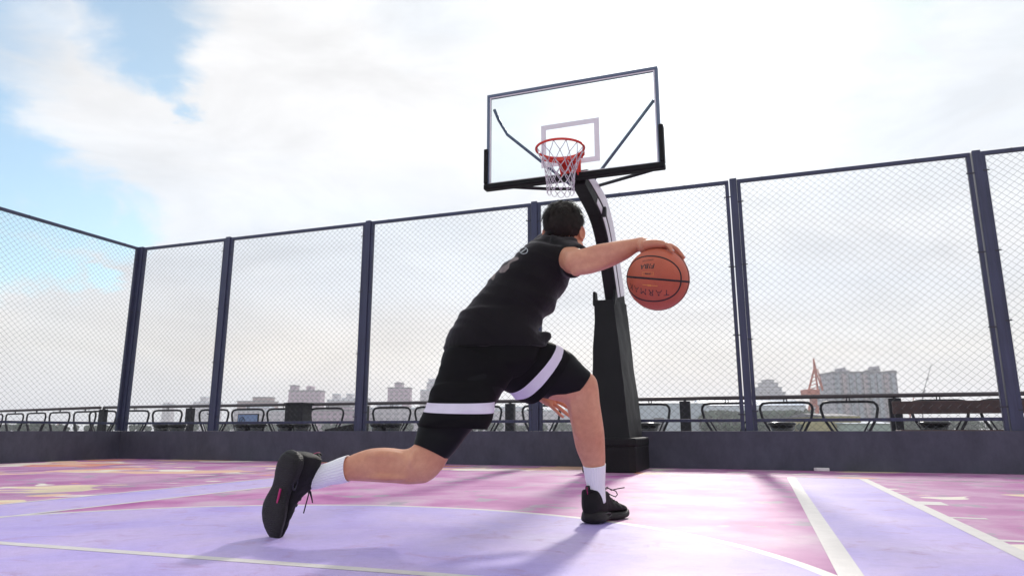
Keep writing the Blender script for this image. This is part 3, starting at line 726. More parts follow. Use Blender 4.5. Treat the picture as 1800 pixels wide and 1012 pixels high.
def stool_proto(r):
    o = thing('stool', V((0,0,-.03)), 'x', 'stool', 'black stools by the railing')
    b = MB(); prof = [(0.16, 0.0), (0.13, .02), (0.11, .2), (0.12, .38), (0.15, .50)]
    R = [[V((r_*math.cos(2*math.pi*k/20), r_*math.sin(2*math.pi*k/20), z-.03)) for k in range(20)] for r_, z in prof]; b.rings(orient(R)); b.build('pedestal', M['gloss_black'], o, smooth=True)
    b = MB(); prof = [(0.14, .501), (r, .525), (r+.01, .545), (r-.01, .562), (.05, .568)]
    R = [[V((r_*math.cos(2*math.pi*k/24), r_*math.sin(2*math.pi*k/24), z-.03)) for k in range(24)] for r_, z in prof]; b.rings(orient(R)); b.build('seat', M['gloss_black'], o, smooth=True)
    return o
def copy_tree(o, parent=None):
    c = o.copy(); COL.objects.link(c); c.parent = parent
    for ch in o.children: copy_tree(ch, c)
    return c
stool_px = [(285,'leftmost of the black stools, seen right of the corner post'),(313,'black stool at the left, paired beside the leftmost one'),
 (428,'black stool below the blue sign, the left one of its pair'),(453,'black stool below the blue sign, the right one of its pair'),
 (503,'black stool in front of the dark cabinet, left of its pair'),(530,'black stool in front of the dark cabinet, right of its pair'),
 (668,'black stool under the loop frame left of the player shorts, left of its pair'),(690,'black stool left of the player shorts, right of its pair'),
 (1138,'black stool half hidden just right of the padded hoop base'),(1374,'black wide topped stool right of the fourth fence post, left of the orange crane'),
 (1643,'black wide topped stool below the brown bench at the right')]
proto = None
bpy.context.view_layer.update()
for i, (px, lab) in enumerate(stool_px):
    q = PT(px, 745, 2.7)
    if proto is None: proto = stool_proto(.17); o = proto
    else: o = copy_tree(proto)
    o.location = (q.x, q.y, -.03); o['label'] = lab
    if px in (1138, 1374, 1643): o.scale = (1.1, 1.1, 0.98)
# dark cabinet and tilted planks
o = thing('cabinet', PT(508, 757, 2.95)*1, 'dark box cabinet by the railing left of the third post', 'cabinet'); o.location.z = -.03; o['_o'] = tuple(o.location)
q = PT(499, 745, 2.95); q.z = -.03; b = MB(); w = sof(PT(530, 745, 2.95))-sof(q); b.box(q, E1*w, E2*.3, Z*.92); b.build('body', M['black_metal'], o, bevel=.01)
b = MB(); b.box(q-E1*.02-E2*.02+Z*.9205, E1*(w+.04), E2*.34, Z*.03); b.build('lid', M['black_metal'], o, bevel=.005)
b = MB(); b.box(q+E1*w*.5-E2*.012+Z*.45, E1*.02, E2*.011, Z*.16); b.build('handle', M['black_metal'], o)
# small black speaker-like box left of post 643
q = PT(570, 757, 2.6); q.z = -.03
o = thing('equipment_case', q, 'black case with a slanted lid beside the fence post at left', 'case')
b = MB(); wd = sof(PT(622, 745, 2.6))-sof(q)
vs = [q, q+E1*wd, q+E1*wd+E2*.35, q+E2*.35]; b.add([v for v in vs]+[vs[0]+Z*.46, vs[1]+Z*.56, vs[2]+Z*.56, vs[3]+Z*.46], [(3,2,1,0),(4,5,6,7),(0,1,5,4),(1,2,6,5),(2,3,7,6),(3,0,4,7)]); b.build('body', M['gloss_black'], o, bevel=.012)
b = MB(); b.bar(q+E1*.05-E2*.015+Z*.3, q+E1*(wd-.05)-E2*.015+Z*.3, .02, .03); b.build('handle', M['black_metal'], o)
# bench seen end-on at the right
o = thing('bench', PT(1680, 757, 2.75), 'brown board bench standing behind the right end of the fence', 'bench'); o.location.z = -.03; o['_o'] = tuple(o.location)
q0 = PT(1570, 725, 2.75); q1 = PT(1830, 725, 2.75); q0.z = q1.z = 0; L_ = (q1-q0).length
b = MB(); b.box(q0+Z*.625, q1-q0, E2*.035, Z*.17); b.build('backrest', M['wood'], o, bevel=.006)
b = MB(); b.box(q0-E2*.42+Z*.38, q1-q0, E2*.40, Z*.035); b.build('seat', M['wood'], o, bevel=.006)
for f in (0.03, .97):
    for tt in (-.38, 0.0):
        b = MB(); p_ = q0+(q1-q0)*f+E2*tt; b.box(p_-E1*.03-Z*.03, E1*.06, E2*.034, Z*(.40 if tt < 0 else .655)); b.build('leg', M['black_metal'], o)
# blue notice board behind the railing
q = PT(437, 738, 5.0); q.z = -.03
o = thing('notice_board', q, 'blue notice board with a round mark seen through the left loop frame', 'sign')
z0, z1 = PT(437, 745, 5.0).z, PT(437, 727, 5.0).z; sw = sof(PT(453, 738, 5))-sof(PT(417, 738, 5))
for s_ in (-.35, .35):
    b = MB(); b.box(q+E1*s_*sw, E1*.03, E2*.03, Z*(z0+.02)); b.build('post', M['black_metal'], o)
b = MB(); b.box(q-E1*sw/2-E2*.03+Z*(z0+.03-.15), E1*sw, E2*.028, Z*(z1-z0+.15)); b.build('frame', M['black_metal'], o)
b = MB(); b.box(q-E1*(sw/2-.02)-E2*.036+Z*(z0+.05-.15), E1*(sw-.04), E2*.005, Z*(z1-z0-.04+.15)); b.build('panel', M['sign_blue'], o)
b = MB(); cc = q-E1*sw*.27-E2*.040+Z*((z0+z1)/2+.0); rr_ = .07
b.tube([cc+E1*rr_*math.cos(a)+Z*rr_*math.sin(a) for a in [2*math.pi*k/24 for k in range(24)]], .007, 5, closed=True); b.tube([cc-E1*.05-Z*.05, cc+E1*.05+Z*.05], .007, 5)
b.build('emblem', M['black_metal'], o)
# pale block lying against the wall
q = PT(1431, 827, -.07); q.z = .001
o = thing('foam_block', q, 'small white foam block lying on the floor against the back wall', 'block')
b = MB(); n = 5; poly = [(0,.02),(.03,0),(.145,0),(.145,.05),(.03,.05)]
vs = [q+E1*s+E2*t for s, t in poly]; b.add(vs+[v+Z*.032+E1*random.uniform(-.003,.003) for v in vs], [tuple(range(n-1,-1,-1)), tuple(range(n,2*n))]+[(i,(i+1)%n,n+(i+1)%n,n+i) for i in range(n)]); b.build('block_body', M['foam'], o, bevel=.004)

# ------------------------------------------------------------------ far city
def facade(name, c, wc, fx, fz):
    m = bpy.data.materials.new(name); m.use_nodes = True; nt = m.node_tree; N = nt.nodes; L = nt.links; b = N['Principled BSDF']
    tc = N.new('ShaderNodeTexCoord'); br = N.new('ShaderNodeTexBrick'); sp_ = N.new('ShaderNodeSeparateXYZ'); cb = N.new('ShaderNodeCombineXYZ'); L.new(tc.outputs['Object'], sp_.inputs[0])
    ad = N.new('ShaderNodeMath'); ad.operation = 'ADD'; L.new(sp_.outputs['X'], ad.inputs[0]); L.new(sp_.outputs['Y'], ad.inputs[1]); L.new(ad.outputs[0], cb.inputs['X']); L.new(sp_.outputs['Z'], cb.inputs['Y']); L.new(cb.outputs[0], br.inputs['Vector'])
    br.offset = 0; br.inputs['Scale'].default_value = 1; br.inputs['Brick Width'].default_value = fx; br.inputs['Row Height'].default_value = fz; br.inputs['Mortar Size'].default_value = fz*.30; br.inputs['Mortar Smooth'].default_value = 0
    br.inputs['Color1'].default_value = wc; br.inputs['Color2'].default_value = tuple(x*.8 for x in wc[:3])+(1,); br.inputs['Mortar'].default_value = c
    L.new(br.outputs['Color'], b.inputs['Base Color']); b.inputs['Roughness'].default_value = .8; return m
FC = {'pink': facade('pinkish_facade', (.42,.27,.37,1), (.22,.18,.21,1), 4, 3), 'grey': facade('grey_facade', (.30,.28,.34,1), (.10,.11,.14,1), 3.4, 3), 'pale': facade('pale_facade', (.52,.46,.51,1), (.34,.31,.36,1), 5, 3.2),
      'mauve': facade('mauve_facade', (.34,.26,.29,1), (.16,.15,.18,1), 3, 3), 'blue': facade('blue_grey_facade', (.26,.29,.35,1), (.13,.15,.19,1), 3, 3),
      'rose': facade('rose_facade', (.30,.17,.17,1), (.20,.12,.13,1), 4, 3)}
M['roofblue'] = mat('blue_roof', (.16,.28,.48,1), .5, var=.1, vscale=.1); M['shedwhite'] = mat('white_shed', (.55,.60,.66,1), .6, var=.05, vscale=.1)
M['ochre'] = mat('ochre_wall', (.45,.38,.16,1), .7, var=.1, vscale=.1); M['crane'] = mat('crane_orange', (.50,.09,.035,1), .5, var=.1, vscale=.3); M['rooftile'] = mat('dark_roof', (.14,.13,.15,1), .7)
def building(name, label, cat, Y, fac, blocks, roof=True):
    """blocks: (px0, px1, py_top, depth offset)"""
    o = None
    for i, (x0, x1, yt, dz) in enumerate(blocks):
        a = P(x0, 757, Y+dz); c = P(x1, 757, Y+dz); zt = P((x0+x1)/2, yt, Y+dz).z; w = c.x-a.x
        if o is None: o = thing(name, V(((a.x+c.x)/2, Y, -.06)), label, cat)
        b = MB(); b.box(V((a.x, Y+dz, -.06)), V((w, 0, 0)), V((0, max(10, w*.5), 0)), Z*(zt+.06)); b.build('wall' if i == 0 else 'tower', fac, o)
        if roof and (x1-x0) > 9:
            b = MB(); b.box(V((a.x-.4, Y+dz-.4, zt+.01)), V((w+.8, 0, 0)), V((0, max(10, w*.5)+.8, 0)), Z*.8); b.build('parapet', M['rooftile'] if fac not in (FC['pale'],) else M['shedwhite'], o)
    return o
building('apartment_building', 'big grey apartment slab with two roof towers right of the orange crane', 'building', 420, FC['grey'], [(1474,1587,655,0),(1491,1497,646,2),(1497,1503,650,3),(1545,1558,651,2),(1552,1558,643,4),(1576,1586,653,2)])
for _o in [o for o in bpy.data.objects if o.type == 'EMPTY' and o.get('label', '').startswith('big grey apartment slab')]:
    for k in range(9):
        x0 = 1476 + k*12.4; a = P(x0, 757, 420); c = P(x0+6.5, 757, 420); zt = P(x0, 656 + (k % 3)*.8, 420).z
        b = MB(); b.box(V((a.x, 418.6, -.06)), V((c.x-a.x, 0, 0)), V((0, 1.39, 0)), Z*(zt+.06)); b.build('bay', FC['mauve'] if k % 3 == 1 else FC['blue'], _o)
building('apartment_building', 'low stepped grey block beside the big grey apartment slab', 'building', 520, FC['grey'], [(1438,1474,687,0),(1453,1465,679,3),(1461,1465,674,5)])
building('apartment_building', 'stepped pyramid shaped pale block left of the orange crane', 'building', 640, FC['grey'], [(1333,1386,690,0),(1338,1380,681,2),(1345,1374,673,4),(1352,1367,668,6)])
building('apartment_building', 'pinkish grey block with two turrets left of the player', 'building', 560, FC['pink'], [(503,560,687,0),(505,515,678,3),(534,543,678,3)])
building('apartment_building', 'low pale block with twin roof tanks beside the fence post', 'building', 700, FC['pale'], [(572,618,703,0),(581,592,693,3),(606,616,693,3)])
building('apartment_building', 'pale blocky building just right of the second wide fence post', 'building', 700, FC['pale'], [(598,645,700,5),(606,616,694,8)])
building('apartment_building', 'square pinkish tower with a round roof room between two fence posts', 'building', 560, FC['pink'], [(679,719,682,0),(691,704,674,4),(694,701,671,8)])
building('apartment_building', 'grey white stepped tower partly behind the player shorts', 'building', 620, FC['pale'], [(737,800,686,0),(748,775,673,3),(751,768,667,6)])
building('apartment_building', 'small rose building with flared roof beyond the left fence', 'building', 520, FC['rose'], [(413,475,706,0),(440,471,699,3)])
building('apartment_building', 'tiny far block with flat roof left of the second fence post', 'building', 800, FC['pale'], [(281,296,710,0),(284,293,707,4)])
building('apartment_building', 'far pale tower behind the second fence post', 'building', 800, FC['pale'], [(335,378,707,0),(347,357,698,4)])
building('apartment_building', 'low pale far block behind the left loop frames', 'building', 480, FC['pale'], [(408,500,722,0),(430,470,716,4)])
building('apartment_building', 'low mauve roofed block under the two turret building', 'building', 430, FC['pink'], [(545,640,722,0),(575,612,715,4)])
building('apartment_building', 'low pale row of houses behind the railing beside the player', 'building', 450, FC['pale'], [(645,760,718,0),(660,700,712,3)])
building('apartment_building', 'low pale far block seen between the player legs', 'building', 500, FC['pale'], [(840,1010,722,0),(870,920,716,4)])
def shed(name, label, Y, x0, x1, ytop, yeave, wall_m, roof_m):
    a = P(x0, 757, Y); c = P(x1, 757, Y); ze = P(x0, yeave, Y).z; zr = P(x0, ytop, Y).z; w = c.x-a.x; dp = 25
    o = thing(name, V(((a.x+c.x)/2, Y, -.06)), label, 'building')
    b = MB(); b.box(V((a.x, Y, -.06)), V((w,0,0)), V((0,dp,0)), Z*(ze+.06)); b.build('wall', wall_m, o)
    b = MB(); p = [V((a.x-.5, Y-.5, ze+.02)), V((c.x+.5, Y-.5, ze+.02)), V((c.x+.5, Y+dp+.5, ze+.02)), V((a.x-.5, Y+dp+.5, ze+.02)), V((a.x-.5, Y+dp/2, zr)), V((c.x+.5, Y+dp/2, zr))]
    b.add(p, [(0,1,5,4),(2,3,4,5),(0,4,3),(1,2,5),(3,2,1,0)]); b.build('roof', roof_m, o)
    b = MB(); b.box(V((a.x+w*.4, Y-.1, -.06)), V((w*.12,0,0)), V((0,.09,0)), Z*ze*.5); b.build('door', M['rooftile'], o)
shed('warehouse', 'long pale blue white shed right of the padded hoop base', 260, 1090, 1241, 704, 708, M['shedwhite'], M['shedwhite'])
shed('warehouse', 'long low building with blue roof behind the fourth wide fence post', 330, 1240, 1420, 701, 712, M['shedwhite'], M['roofblue'])
shed('warehouse', 'ochre walled shed below the big grey apartment slab', 165, 1455, 1515, 724, 731, M['ochre'], M['rooftile'])
shed('warehouse', 'pale green grey shed at the foot of the grey slab', 160, 1490, 1575, 738, 744, mat('pale_green_wall', (.38,.46,.40,1), .7, var=.1, vscale=.1), M['shedwhite'])
# orange harbour crane
def crane():
    Y = 300; g = lambda px, py, dy=0: P(px, py, Y+dy)
    o = thing('harbour_crane', V((g(1430,757).x, Y, -.06)), 'orange lattice harbour crane with a pointed jib left of the grey slab', 'crane')
    b = MB()
    for x in (1424, 1437):
        for dy in (0, 6): b.bar(V((g(x,757).x, Y+dy, -.06)), g(x, 712, dy), .9, .9)
    for py in (745, 728, 714): b.bar(g(1424,py,0), g(1437,py,6), .5, .5); b.bar(g(1437,py,0), g(1424,py,6), .5, .5)
    b.build('portal', M['crane'], o)
    b = MB(); b.box(g(1418,697)-V((0,1,0)), V((g(1440,697).x-g(1418,697).x,0,0)), V((0,7,0)), Z*(g(1430,684).z-g(1430,697).z)); b.build('machine_house', M['crane'], o)
    b = MB(); b.bar(g(1430,712,3), g(1430,697,3), 2.4, 2.4); b.bar(g(1422,684,1), g(1432,645,2), .6,.6); b.bar(g(1438,690,1), g(1432,645,2), .6,.6)
    for k in range(6): b.bar(g(1422+1.4*k, 684-6.5*k, 1), g(1438-.9*k, 680-6.5*k, 1), .35, .35)
    b.build('mast', M['crane'], o)
    b = MB(); b.bar(g(1431,650,2), g(1430,630,2), .5,.5); b.bar(g(1436,655,2), g(1430,630,2), .4,.4); b.bar(g(1434,652,2), g(1446,686,2), .5,.5); b.bar(g(1437,648,2), g(1447,684,2), .35,.35)
    for k in range(6): b.bar(g(1434+2*k,654+5.5*k,2), g(1438+1.8*k,653+5.5*k,2), .25,.25)
    b.bar(g(1419,690,2), g(1431,650,2), .3,.3); b.build('jib', M['crane'], o)
crane()
def tower_crane(name, label, Y, x0, y0, x1, y1, m):
    g = lambda px, py: P(px, py, Y)
    o = thing(name, V((g(x0,757).x, Y, -.06)), label, 'crane')
    b = MB(); b.bar(V((g(x0,757).x, Y, -.06)), g(x0, y0+28), .5, .5); b.build('mast', m, o)
    b = MB(); b.bar(g(x0, y0+28), g(x1, y1), .3, .3); b.bar(g(x0-2, y0+28), g(x0+4, y0+20), 1.0, .8); b.bar(g((x0+x1)/2, (y0+28+y1)/2), g((x0+x1)/2+2, (y0+28+y1)/2-2), 1.0, 1.0); b.build('jib', m, o)
tower_crane('luffing_crane', 'thin dark luffing crane standing far right of the grey slab', 420, 1622, 665, 1637, 640, M['rooftile'])
tower_crane('luffing_crane', 'tiny red crane above the trees at the far left', 500, 101, 722, 103, 745, M['crane'])
tower_crane('luffing_crane', 'small orange crane mast just right of the ochre shed and grey slab', 350, 1600, 700, 1607, 694, M['crane'])
# far woods: clumps of leaf-sized faces
def woods(name, label, spans, seed):
    rnd = random.Random(seed); b = MB()
    for (px0, px1, pyt, Y, n) in spans:
        for i in range(n):
            px = rnd.uniform(px0, px1); y = Y*rnd.uniform(.95, 1.1); top = P(px, pyt+rnd.uniform(-2, 4), y).z
            cx = P(px, 757, y).x; rr_ = top*rnd.uniform(.28, .45)
            for k in range(140):
                u = V((rnd.gauss(0,1), rnd.gauss(0,1), rnd.gauss(0,1))).normalized()*rnd.uniform(.5, 1)
                c = V((cx, y, top-rr_)) + V((u.x*rr_*1.3, u.y*rr_, u.z*rr_ if u.z > 0 else u.z*(top-rr_)*.95)); s_ = rr_*.28
                a1 = V((rnd.uniform(-1,1), rnd.uniform(-1,1), rnd.uniform(-1,1))).normalized()*s_; a2 = a1.orthogonal().normalized()*s_
                b.add([c-a1-a2, c+a1-a2*.4, c+a1*.6+a2, c-a1*.7+a2], [(0,1,2,3)])
    o = b.build(name, M['leaf']); o['kind'] = 'stuff'; o['label'] = label; o['category'] = 'trees'; return o
woods('woods', 'hazy band of dark green trees low beyond the left fences', [(-300, 330, 746, 260, 120), (20, 80, 742, 230, 14)], 5)
woods('woods', 'green grey wooded bank behind the railing right of the hoop', [(1245, 1420, 722, 250, 50), (1590, 1800, 738, 220, 40), (1240,1600,744,180,60)], 6)
woods('woods', 'low hazy band of trees behind the railing beside the player', [(330, 1130, 744, 300, 110)], 7)

# haze
hz = bpy.data.materials.new('haze'); hz.use_nodes = True; nt = hz.node_tree; nt.nodes.clear()
ho = nt.nodes.new('ShaderNodeOutputMaterial'); pv = nt.nodes.new('ShaderNodeVolumePrincipled'); pv.inputs['Color'].default_value = (.93,.93,.98,1); pv.inputs['Density'].default_value = 0.0007; pv.inputs['Anisotropy'].default_value = .3
nt.links.new(pv.outputs[0], ho.inputs['Volume'])
b = MB(); b.box(V((-3200,-300,-1.2)), V((6400,0,0)), V((0,4000,0)), Z*62); o = b.build('haze', hz); o['kind'] = 'stuff'; o['label'] = 'pale haze fading the distant skyline'; o['category'] = 'haze'

#PERSON#
# ================================================================== BASKETBALL
BR = 0.1215
_r = ray(1156.5, 490.5); BC = V((0,0,CAM_H)) + _r*((BR*F_PX/54.5)*1.0/1.0)
ball = thing('basketball', BC, 'orange brown basketball with black seams under the player right hand', 'ball')
vdir = (V((0,0,CAM_H))-BC).normalized()                    # ball centre towards the lens position
bx = vdir.cross(Z).normalized()*-1; bx = V((abs(bx.x), bx.y*(1 if bx.x > 0 else -1), 0)).normalized(); by = vdir.cross(bx).normalized()
if by.z < 0: by = -by
def bdir(px, py):
    """direction on the ball surface whose place reads (px,py) in units of the ball radius, right / up"""
    q = math.sqrt(max(0, 1-px*px-py*py)); return (bx*px + by*py + vdir*q).normalized()
def bpx(px, py): return bdir((px-1156.5)/54.5, (490.5-py)/54.5)
b = MB(); b.ell(BC, BR, BR, BR, nu=72, nv=40); b.build('cover', M['ball'], ball, smooth=True)
roll = math.radians(-7.5)
hx = (bx*math.cos(roll) + by*math.sin(roll)).normalized(); hy = (by*math.cos(roll) - bx*math.sin(roll)).normalized()
_vc = (hx*math.sin(math.radians(73)) + vdir*math.cos(math.radians(73))).normalized()
ph = math.radians(17); oc = (vdir*math.cos(ph) - hx*math.sin(ph)).normalized()     # centre of the oval seam
og = (hx*math.cos(ph) + vdir*math.sin(ph)).normalized()
def seam(pts, r=.0055):
    b = MB(); b.tube([BC + p*(BR-.0036) for p in pts], r, 6, closed=True); b.build('seam', M['lace'], ball, smooth=True)
seam([oc*math.cos(a)+og*math.sin(a) for a in [2*math.pi*k/96 for k in range(96)]])
seam([(hy*math.cos(a) + _vc*math.sin(a)).normalized() for a in [2*math.pi*k/96 for k in range(96)]])
for sg in (1, -1):
    pts = []
    for k in range(96):
        a = 2*math.pi*k/96; ca, sa = math.cos(a), math.sin(a); e = 2.3
        ax_, ay_ = math.radians(62), math.radians(45)
        rr_ = 1/((abs(ca)/ax_)**e + (abs(sa)/ay_)**e)**(1/e)
        pts.append((oc*sg*math.cos(rr_) + (og*ca + hy*sa)*math.sin(rr_)).normalized())
    seam(pts)
def text_mesh(s, size, bold=0.0, spacing=1.0, shear=0.0):
    cu = bpy.data.curves.new('t', 'FONT'); cu.body = s; cu.size = size; cu.align_x = 'CENTER'; cu.align_y = 'CENTER'; cu.offset = bold; cu.space_character = spacing; cu.shear = shear; cu.resolution_u = 4
    ob = bpy.data.objects.new('t', cu); COL.objects.link(ob); dg = bpy.context.evaluated_depsgraph_get(); dg.update()
    me = bpy.data.meshes.new_from_object(ob.evaluated_get(dg)); bpy.data.objects.remove(ob)
    bm = bmesh.new(); bm.from_mesh(me); bmesh.ops.triangulate(bm, faces=bm.faces[:]); 
    bmesh.ops.remove_doubles(bm, verts=bm.verts[:], dist=1e-6)
    vs = [v.co.copy() for v in bm.verts]; bm.verts.index_update(); fs = [[v.index for v in f.verts] for f in bm.faces]; bm.free(); return vs, fs
def ball_text(vs, fs, c, ang, m, name='lettering', k=1.0006):
    xa = (bx*math.cos(ang) + by*math.sin(ang)); xa = (xa - c*xa.dot(c)).normalized(); ya = c.cross(xa).normalized()
    out = []
    for v in vs:
        L_ = math.hypot(v.x, v.y); a = L_/BR
        d_ = (xa*v.x + ya*v.y)/L_ if L_ > 1e-9 else V((0,0,0)); out.append(BC + (c*math.cos(a) + d_*math.sin(a))*(BR*k+.0003))
    b = MB(); b.add(out, fs); return b.build(name, m, ball)
UP = math.pi + roll
ball_text(*text_mesh('TARMAK', .0365, 0.0, 1.30), bpx(1136.5, 511), UP+.07, M['letter_black'])
ball_text(*text_mesh('FIBA', .0275, 0.0007, 1.08, .15), bpx(1140, 467.5), UP, M['letter_black'])
ball_text(*text_mesh('APPROVED', .0085, 0.0001, 1.1), bpx(1141, 457.5), UP, M['letter_black'])
ball_text(*text_mesh('BT900', .0085, 0.0003, 1.0), bpx(1140, 480.5), UP, M['letter_black'])
def bars(rects): 
    vs, fs = [], []
    for (x0, y0, x1, y1) in rects:
        n = max(2, int(abs(x1-x0)/.004)); o = len(vs)
        for i in range(n+1):
            x = x0+(x1-x0)*i/n; vs += [V((x, y0, 0)), V((x, y1, 0))]
        fs += [(o+2*i, o+2*i+2, o+2*i+3, o+2*i+1) for i in range(n)]
    return vs, fs
ball_text(*bars([(-.028,-.0008,.030,.0008),(-.004,-.0028,.010,-.0018),(-.004,.0018,.010,.0028)]), bpx(1143, 500.5), UP+.05, M['letter_gold'], 'printed_line')
ball_text(*bars([(-.022,-.0058,.022,-.0051),(-.022,.0051,.022,.0058),(.0213,-.005,.022,.005),(-.022,-.005,-.0213,.005)]), bpx(1140, 480.5), UP, M['letter_gold'], 'printed_frame')

# ================================================================== PERSON
man = thing('person', ST(7.6, -5.2), 'player in black t-shirt, shorts and sneakers lunging forward while dribbling, back to the viewer', 'person')
SK = MB()
def add_loft(mb, st, **k): mb.rings(orient(loft_rings(st, **k)))
def limb(mb, pts, rad, n=20, sub=6):
    q = interp([(V(p), V((r, 0, 0))) for p, r in zip(pts, rad)], sub); mb.tube([p for p, _ in q], [max(.002, r.x) for _, r in q], n)
# front (left) leg: hip, thigh, knee, shin, ankle
leg_front = [((925,612),(915,672),3.04,.075),((950,618),(930,688),3.05,.080),((998,636),(962,700),3.07,.078),((1030,650),(986,706),3.085,.068),((1047,664),(996,712),3.09,.060),
  ((1052,684),(998,722),3.095,.056),((1054,706),(1001,734),3.10,.056),((1058,732),(1005,750),3.115,.062),((1062,760),(1008,768),3.13,.064),((1063.5,788),(1013,790),3.145,.056),((1064,812),(1022,812),3.16,.044),((1061,838),(1032,838),3.175,.034),((1060,866),(1036,868),3.19,.031),((1060,888),(1037,890),3.20,.030)]
add_loft(SK, leg_front)
# back (right) leg
leg_back = [((808,625),(885,642),2.93,.09),((786,662),(868,682),2.92,.090),((764,705),(852,718),2.90,.088),((748,742),(822,756),2.88,.078),((736,768),(796,790),2.865,.068),((726,783),(785,812),2.855,.064),
  ((716,788.5),(769,834),2.85,.061),((706,789),(752,846),2.845,.060),((692,787),(724,851),2.84,.061),((672,786),(694,849),2.83,.060),((648,788.5),(660,847),2.825,.054),((622,797),(628,845),2.82,.044),((598,809),(600,845),2.825,.031),((575,820),(577,846),2.835,.030),((560,827),(558,851),2.84,.028),((548,831),(546,852),2.845,.025)]
add_loft(SK, leg_back)
# torso core under the clothes
core = [((818,636),(890,652),2.97,.10),((812,590),(935,600),2.98,.12),((835,545),(950,560),2.99,.12),((868,505),(968,525),3.0,.13),((900,472),(985,500),3.0,.15),((928,446),(1000,470),3.0,.155),((950,428),(1004,450),3.0,.10),((966,415),(1018,438),2.985,.062),((968,400),(1021,422),2.965,.058),((970,385),(1018,400),2.96,.055)]
add_loft(SK, core)
SK.ell(P(743, 836, 2.845), .036, .036, .030); SK.ell(P(772, 812, 2.85), .026, .034, .030); SK.ell(P(1033, 676, 3.09), .036, .04, .036)
# muscle and bone under the skin: calf heads, shin edges, knee hollows
for (x, y, Y, a_, c_) in ((1017, 742, 3.088, .028, .075), (1043, 750, 3.089, .027, .080)): SK.ell(P(x, y, Y), a_, .032, c_)
limb_q = [([P(1004,702,3.045), P(1006,720,3.058), P(1008,742,3.075)], .011), ([P(1043,690,3.055), P(1046,712,3.07), P(1052,735,3.09)], .011), 
          ([P(628,836,2.805), P(670,838,2.782), P(712,840,2.79)], .016), ([P(733,790,2.80), P(722,812,2.785), P(728,836,2.80)], .013), ([P(632,806,2.81), P(655,803,2.797), P(680,802,2.795), P(704,806,2.805), P(716,812,2.815)], .026)]
for ps_, r_ in limb_q: limb(SK, ps_, [r_*.6] + [r_]*(len(ps_)-2) + [r_*.6], n=12)
for ps_, rs_ in (([P(1026,444,2.70), P(1052,438,2.672), P(1090,431,2.66), P(1118,425,2.66)], [.018,.022,.018,.011]), ([P(1010,474,2.715), P(1040,470,2.685), P(1085,452,2.675)], [.020,.024,.016]), ([P(1006,478,2.73), P(1018,480,2.712)], [.017,.017])): limb(SK, ps_, rs_, n=12)
# right arm: shoulder, elbow, wrist
SHO = P(978, 446, 3.0); ELB = P(1016, 461, 2.74); WRI = P(1129, 428.5, 2.665)
limb(SK, [SHO, P(992, 452, 2.92), P(1004, 457, 2.84), P(1012, 459.5, 2.775), ELB, P(1036, 458, 2.715), P(1065, 449.5, 2.70), P(1096, 439, 2.685), P(1116, 431.5, 2.675), WRI],
     [.070, .064, .058, .056, .054, .054, .0515, .042, .030, .0275])
# hand on the ball: everything follows the ball surface
def bs(lat, alpha, h): 
    """point above the ball: alpha = degrees from the top towards the right, lat = degrees towards the camera"""
    a, l = math.radians(alpha), math.radians(lat)
    d_ = V((math.sin(a)*math.cos(l), -math.sin(l), math.cos(a)*math.cos(l))); return BC + d_*(BR+h)
HN = MB()
limb(HN, [P(1108, 434, 2.68), WRI, bs(-2, -20, .022), bs(-3, -8, .018), bs(-4, 4, .0145), bs(-5, 12, .012)], [.029, .0275, .026, .024, .019, .013])
for lat in (-24, -15, -6, 4, 12, 19):
    limb(HN, [bs(lat*.35, -21, .019), bs(lat*.8, -8, .017), bs(lat*1.0, 5, .015), bs(lat*1.08, 13, .012)], [.020, .018, .0155, .0115])
fing = [  # lat root, alpha root, lat tip, alpha tip, radius, lift
    (22, 7, 40, 26, .0085), (10, 13, 11, 51, .0096), (-5, 15, -9, 60, .0103), (-19, 12, -27, 52, .0098)]
tips = []
for (l0, a0, l1, a1, r) in fing:
    ps = []; rs = []
    for k in range(7):
        f = k/6; lift = [.013, .018, .0175, .0155, .0125, .0095, .008][k]
        ps.append(bs(l0+(l1-l0)*f, a0+(a1-a0)*f, lift)); rs.append(r*[1.12, 1.08, .98, 1.05, .92, .92, .72][k])
    limb(HN, ps, rs, n=12, sub=4); HN.ell(ps[-1], rs[-1], rs[-1], rs[-1], nu=12, nv=8); tips.append((ps[-1], ps[-2]))
ps = [bs(-20, -18, .018), bs(-33, -14, .017), bs(-47, -4, .013), bs(-58, 8, .011), bs(-66, 17, .009)]
limb(HN, ps, [.016, .0145, .012, .0112, .0085], n=12); HN.ell(ps[-1], .0085, .0085, .0085, nu=12, nv=8)
# left arm and hand, hanging beyond the front thigh
LS = P(962, 452, 3.18); LE = P(912, 590, 3.32); LW = P(940, 683, 3.28)
limb(SK, [LS, P(950, 480, 3.24), P(930, 540, 3.30), LE, P(916, 620, 3.31), P(926, 655, 3.29), LW], [.062, .056, .050, .046, .045, .038, .029])
limb(HN, [P(930, 668, 3.285), LW, P(953, 693, 3.27), P(964, 700, 3.262), P(975, 705, 3.262)], [.030, .030, .030, .029, .022])
limb(HN, [P(948, 694, 3.27), P(960, 704, 3.25), P(971, 712, 3.245)], [.022, .020, .013]); limb(HN, [P(950, 688, 3.275), P(966, 694, 3.28), P(978, 699, 3.285)], [.022, .020, .014])
lf = [([(978,698),(990,700),(1001,706),(1008,714)], 3.29, .0092), ([(977,704),(989,710),(1000,717),(1008,724)], 3.275, .0095), ([(974,710),(985,718),(995,726),(1001,731)], 3.258, .0092), ([(966,711),(977,721),(985,729),(990,732.5)], 3.235, .0080)]
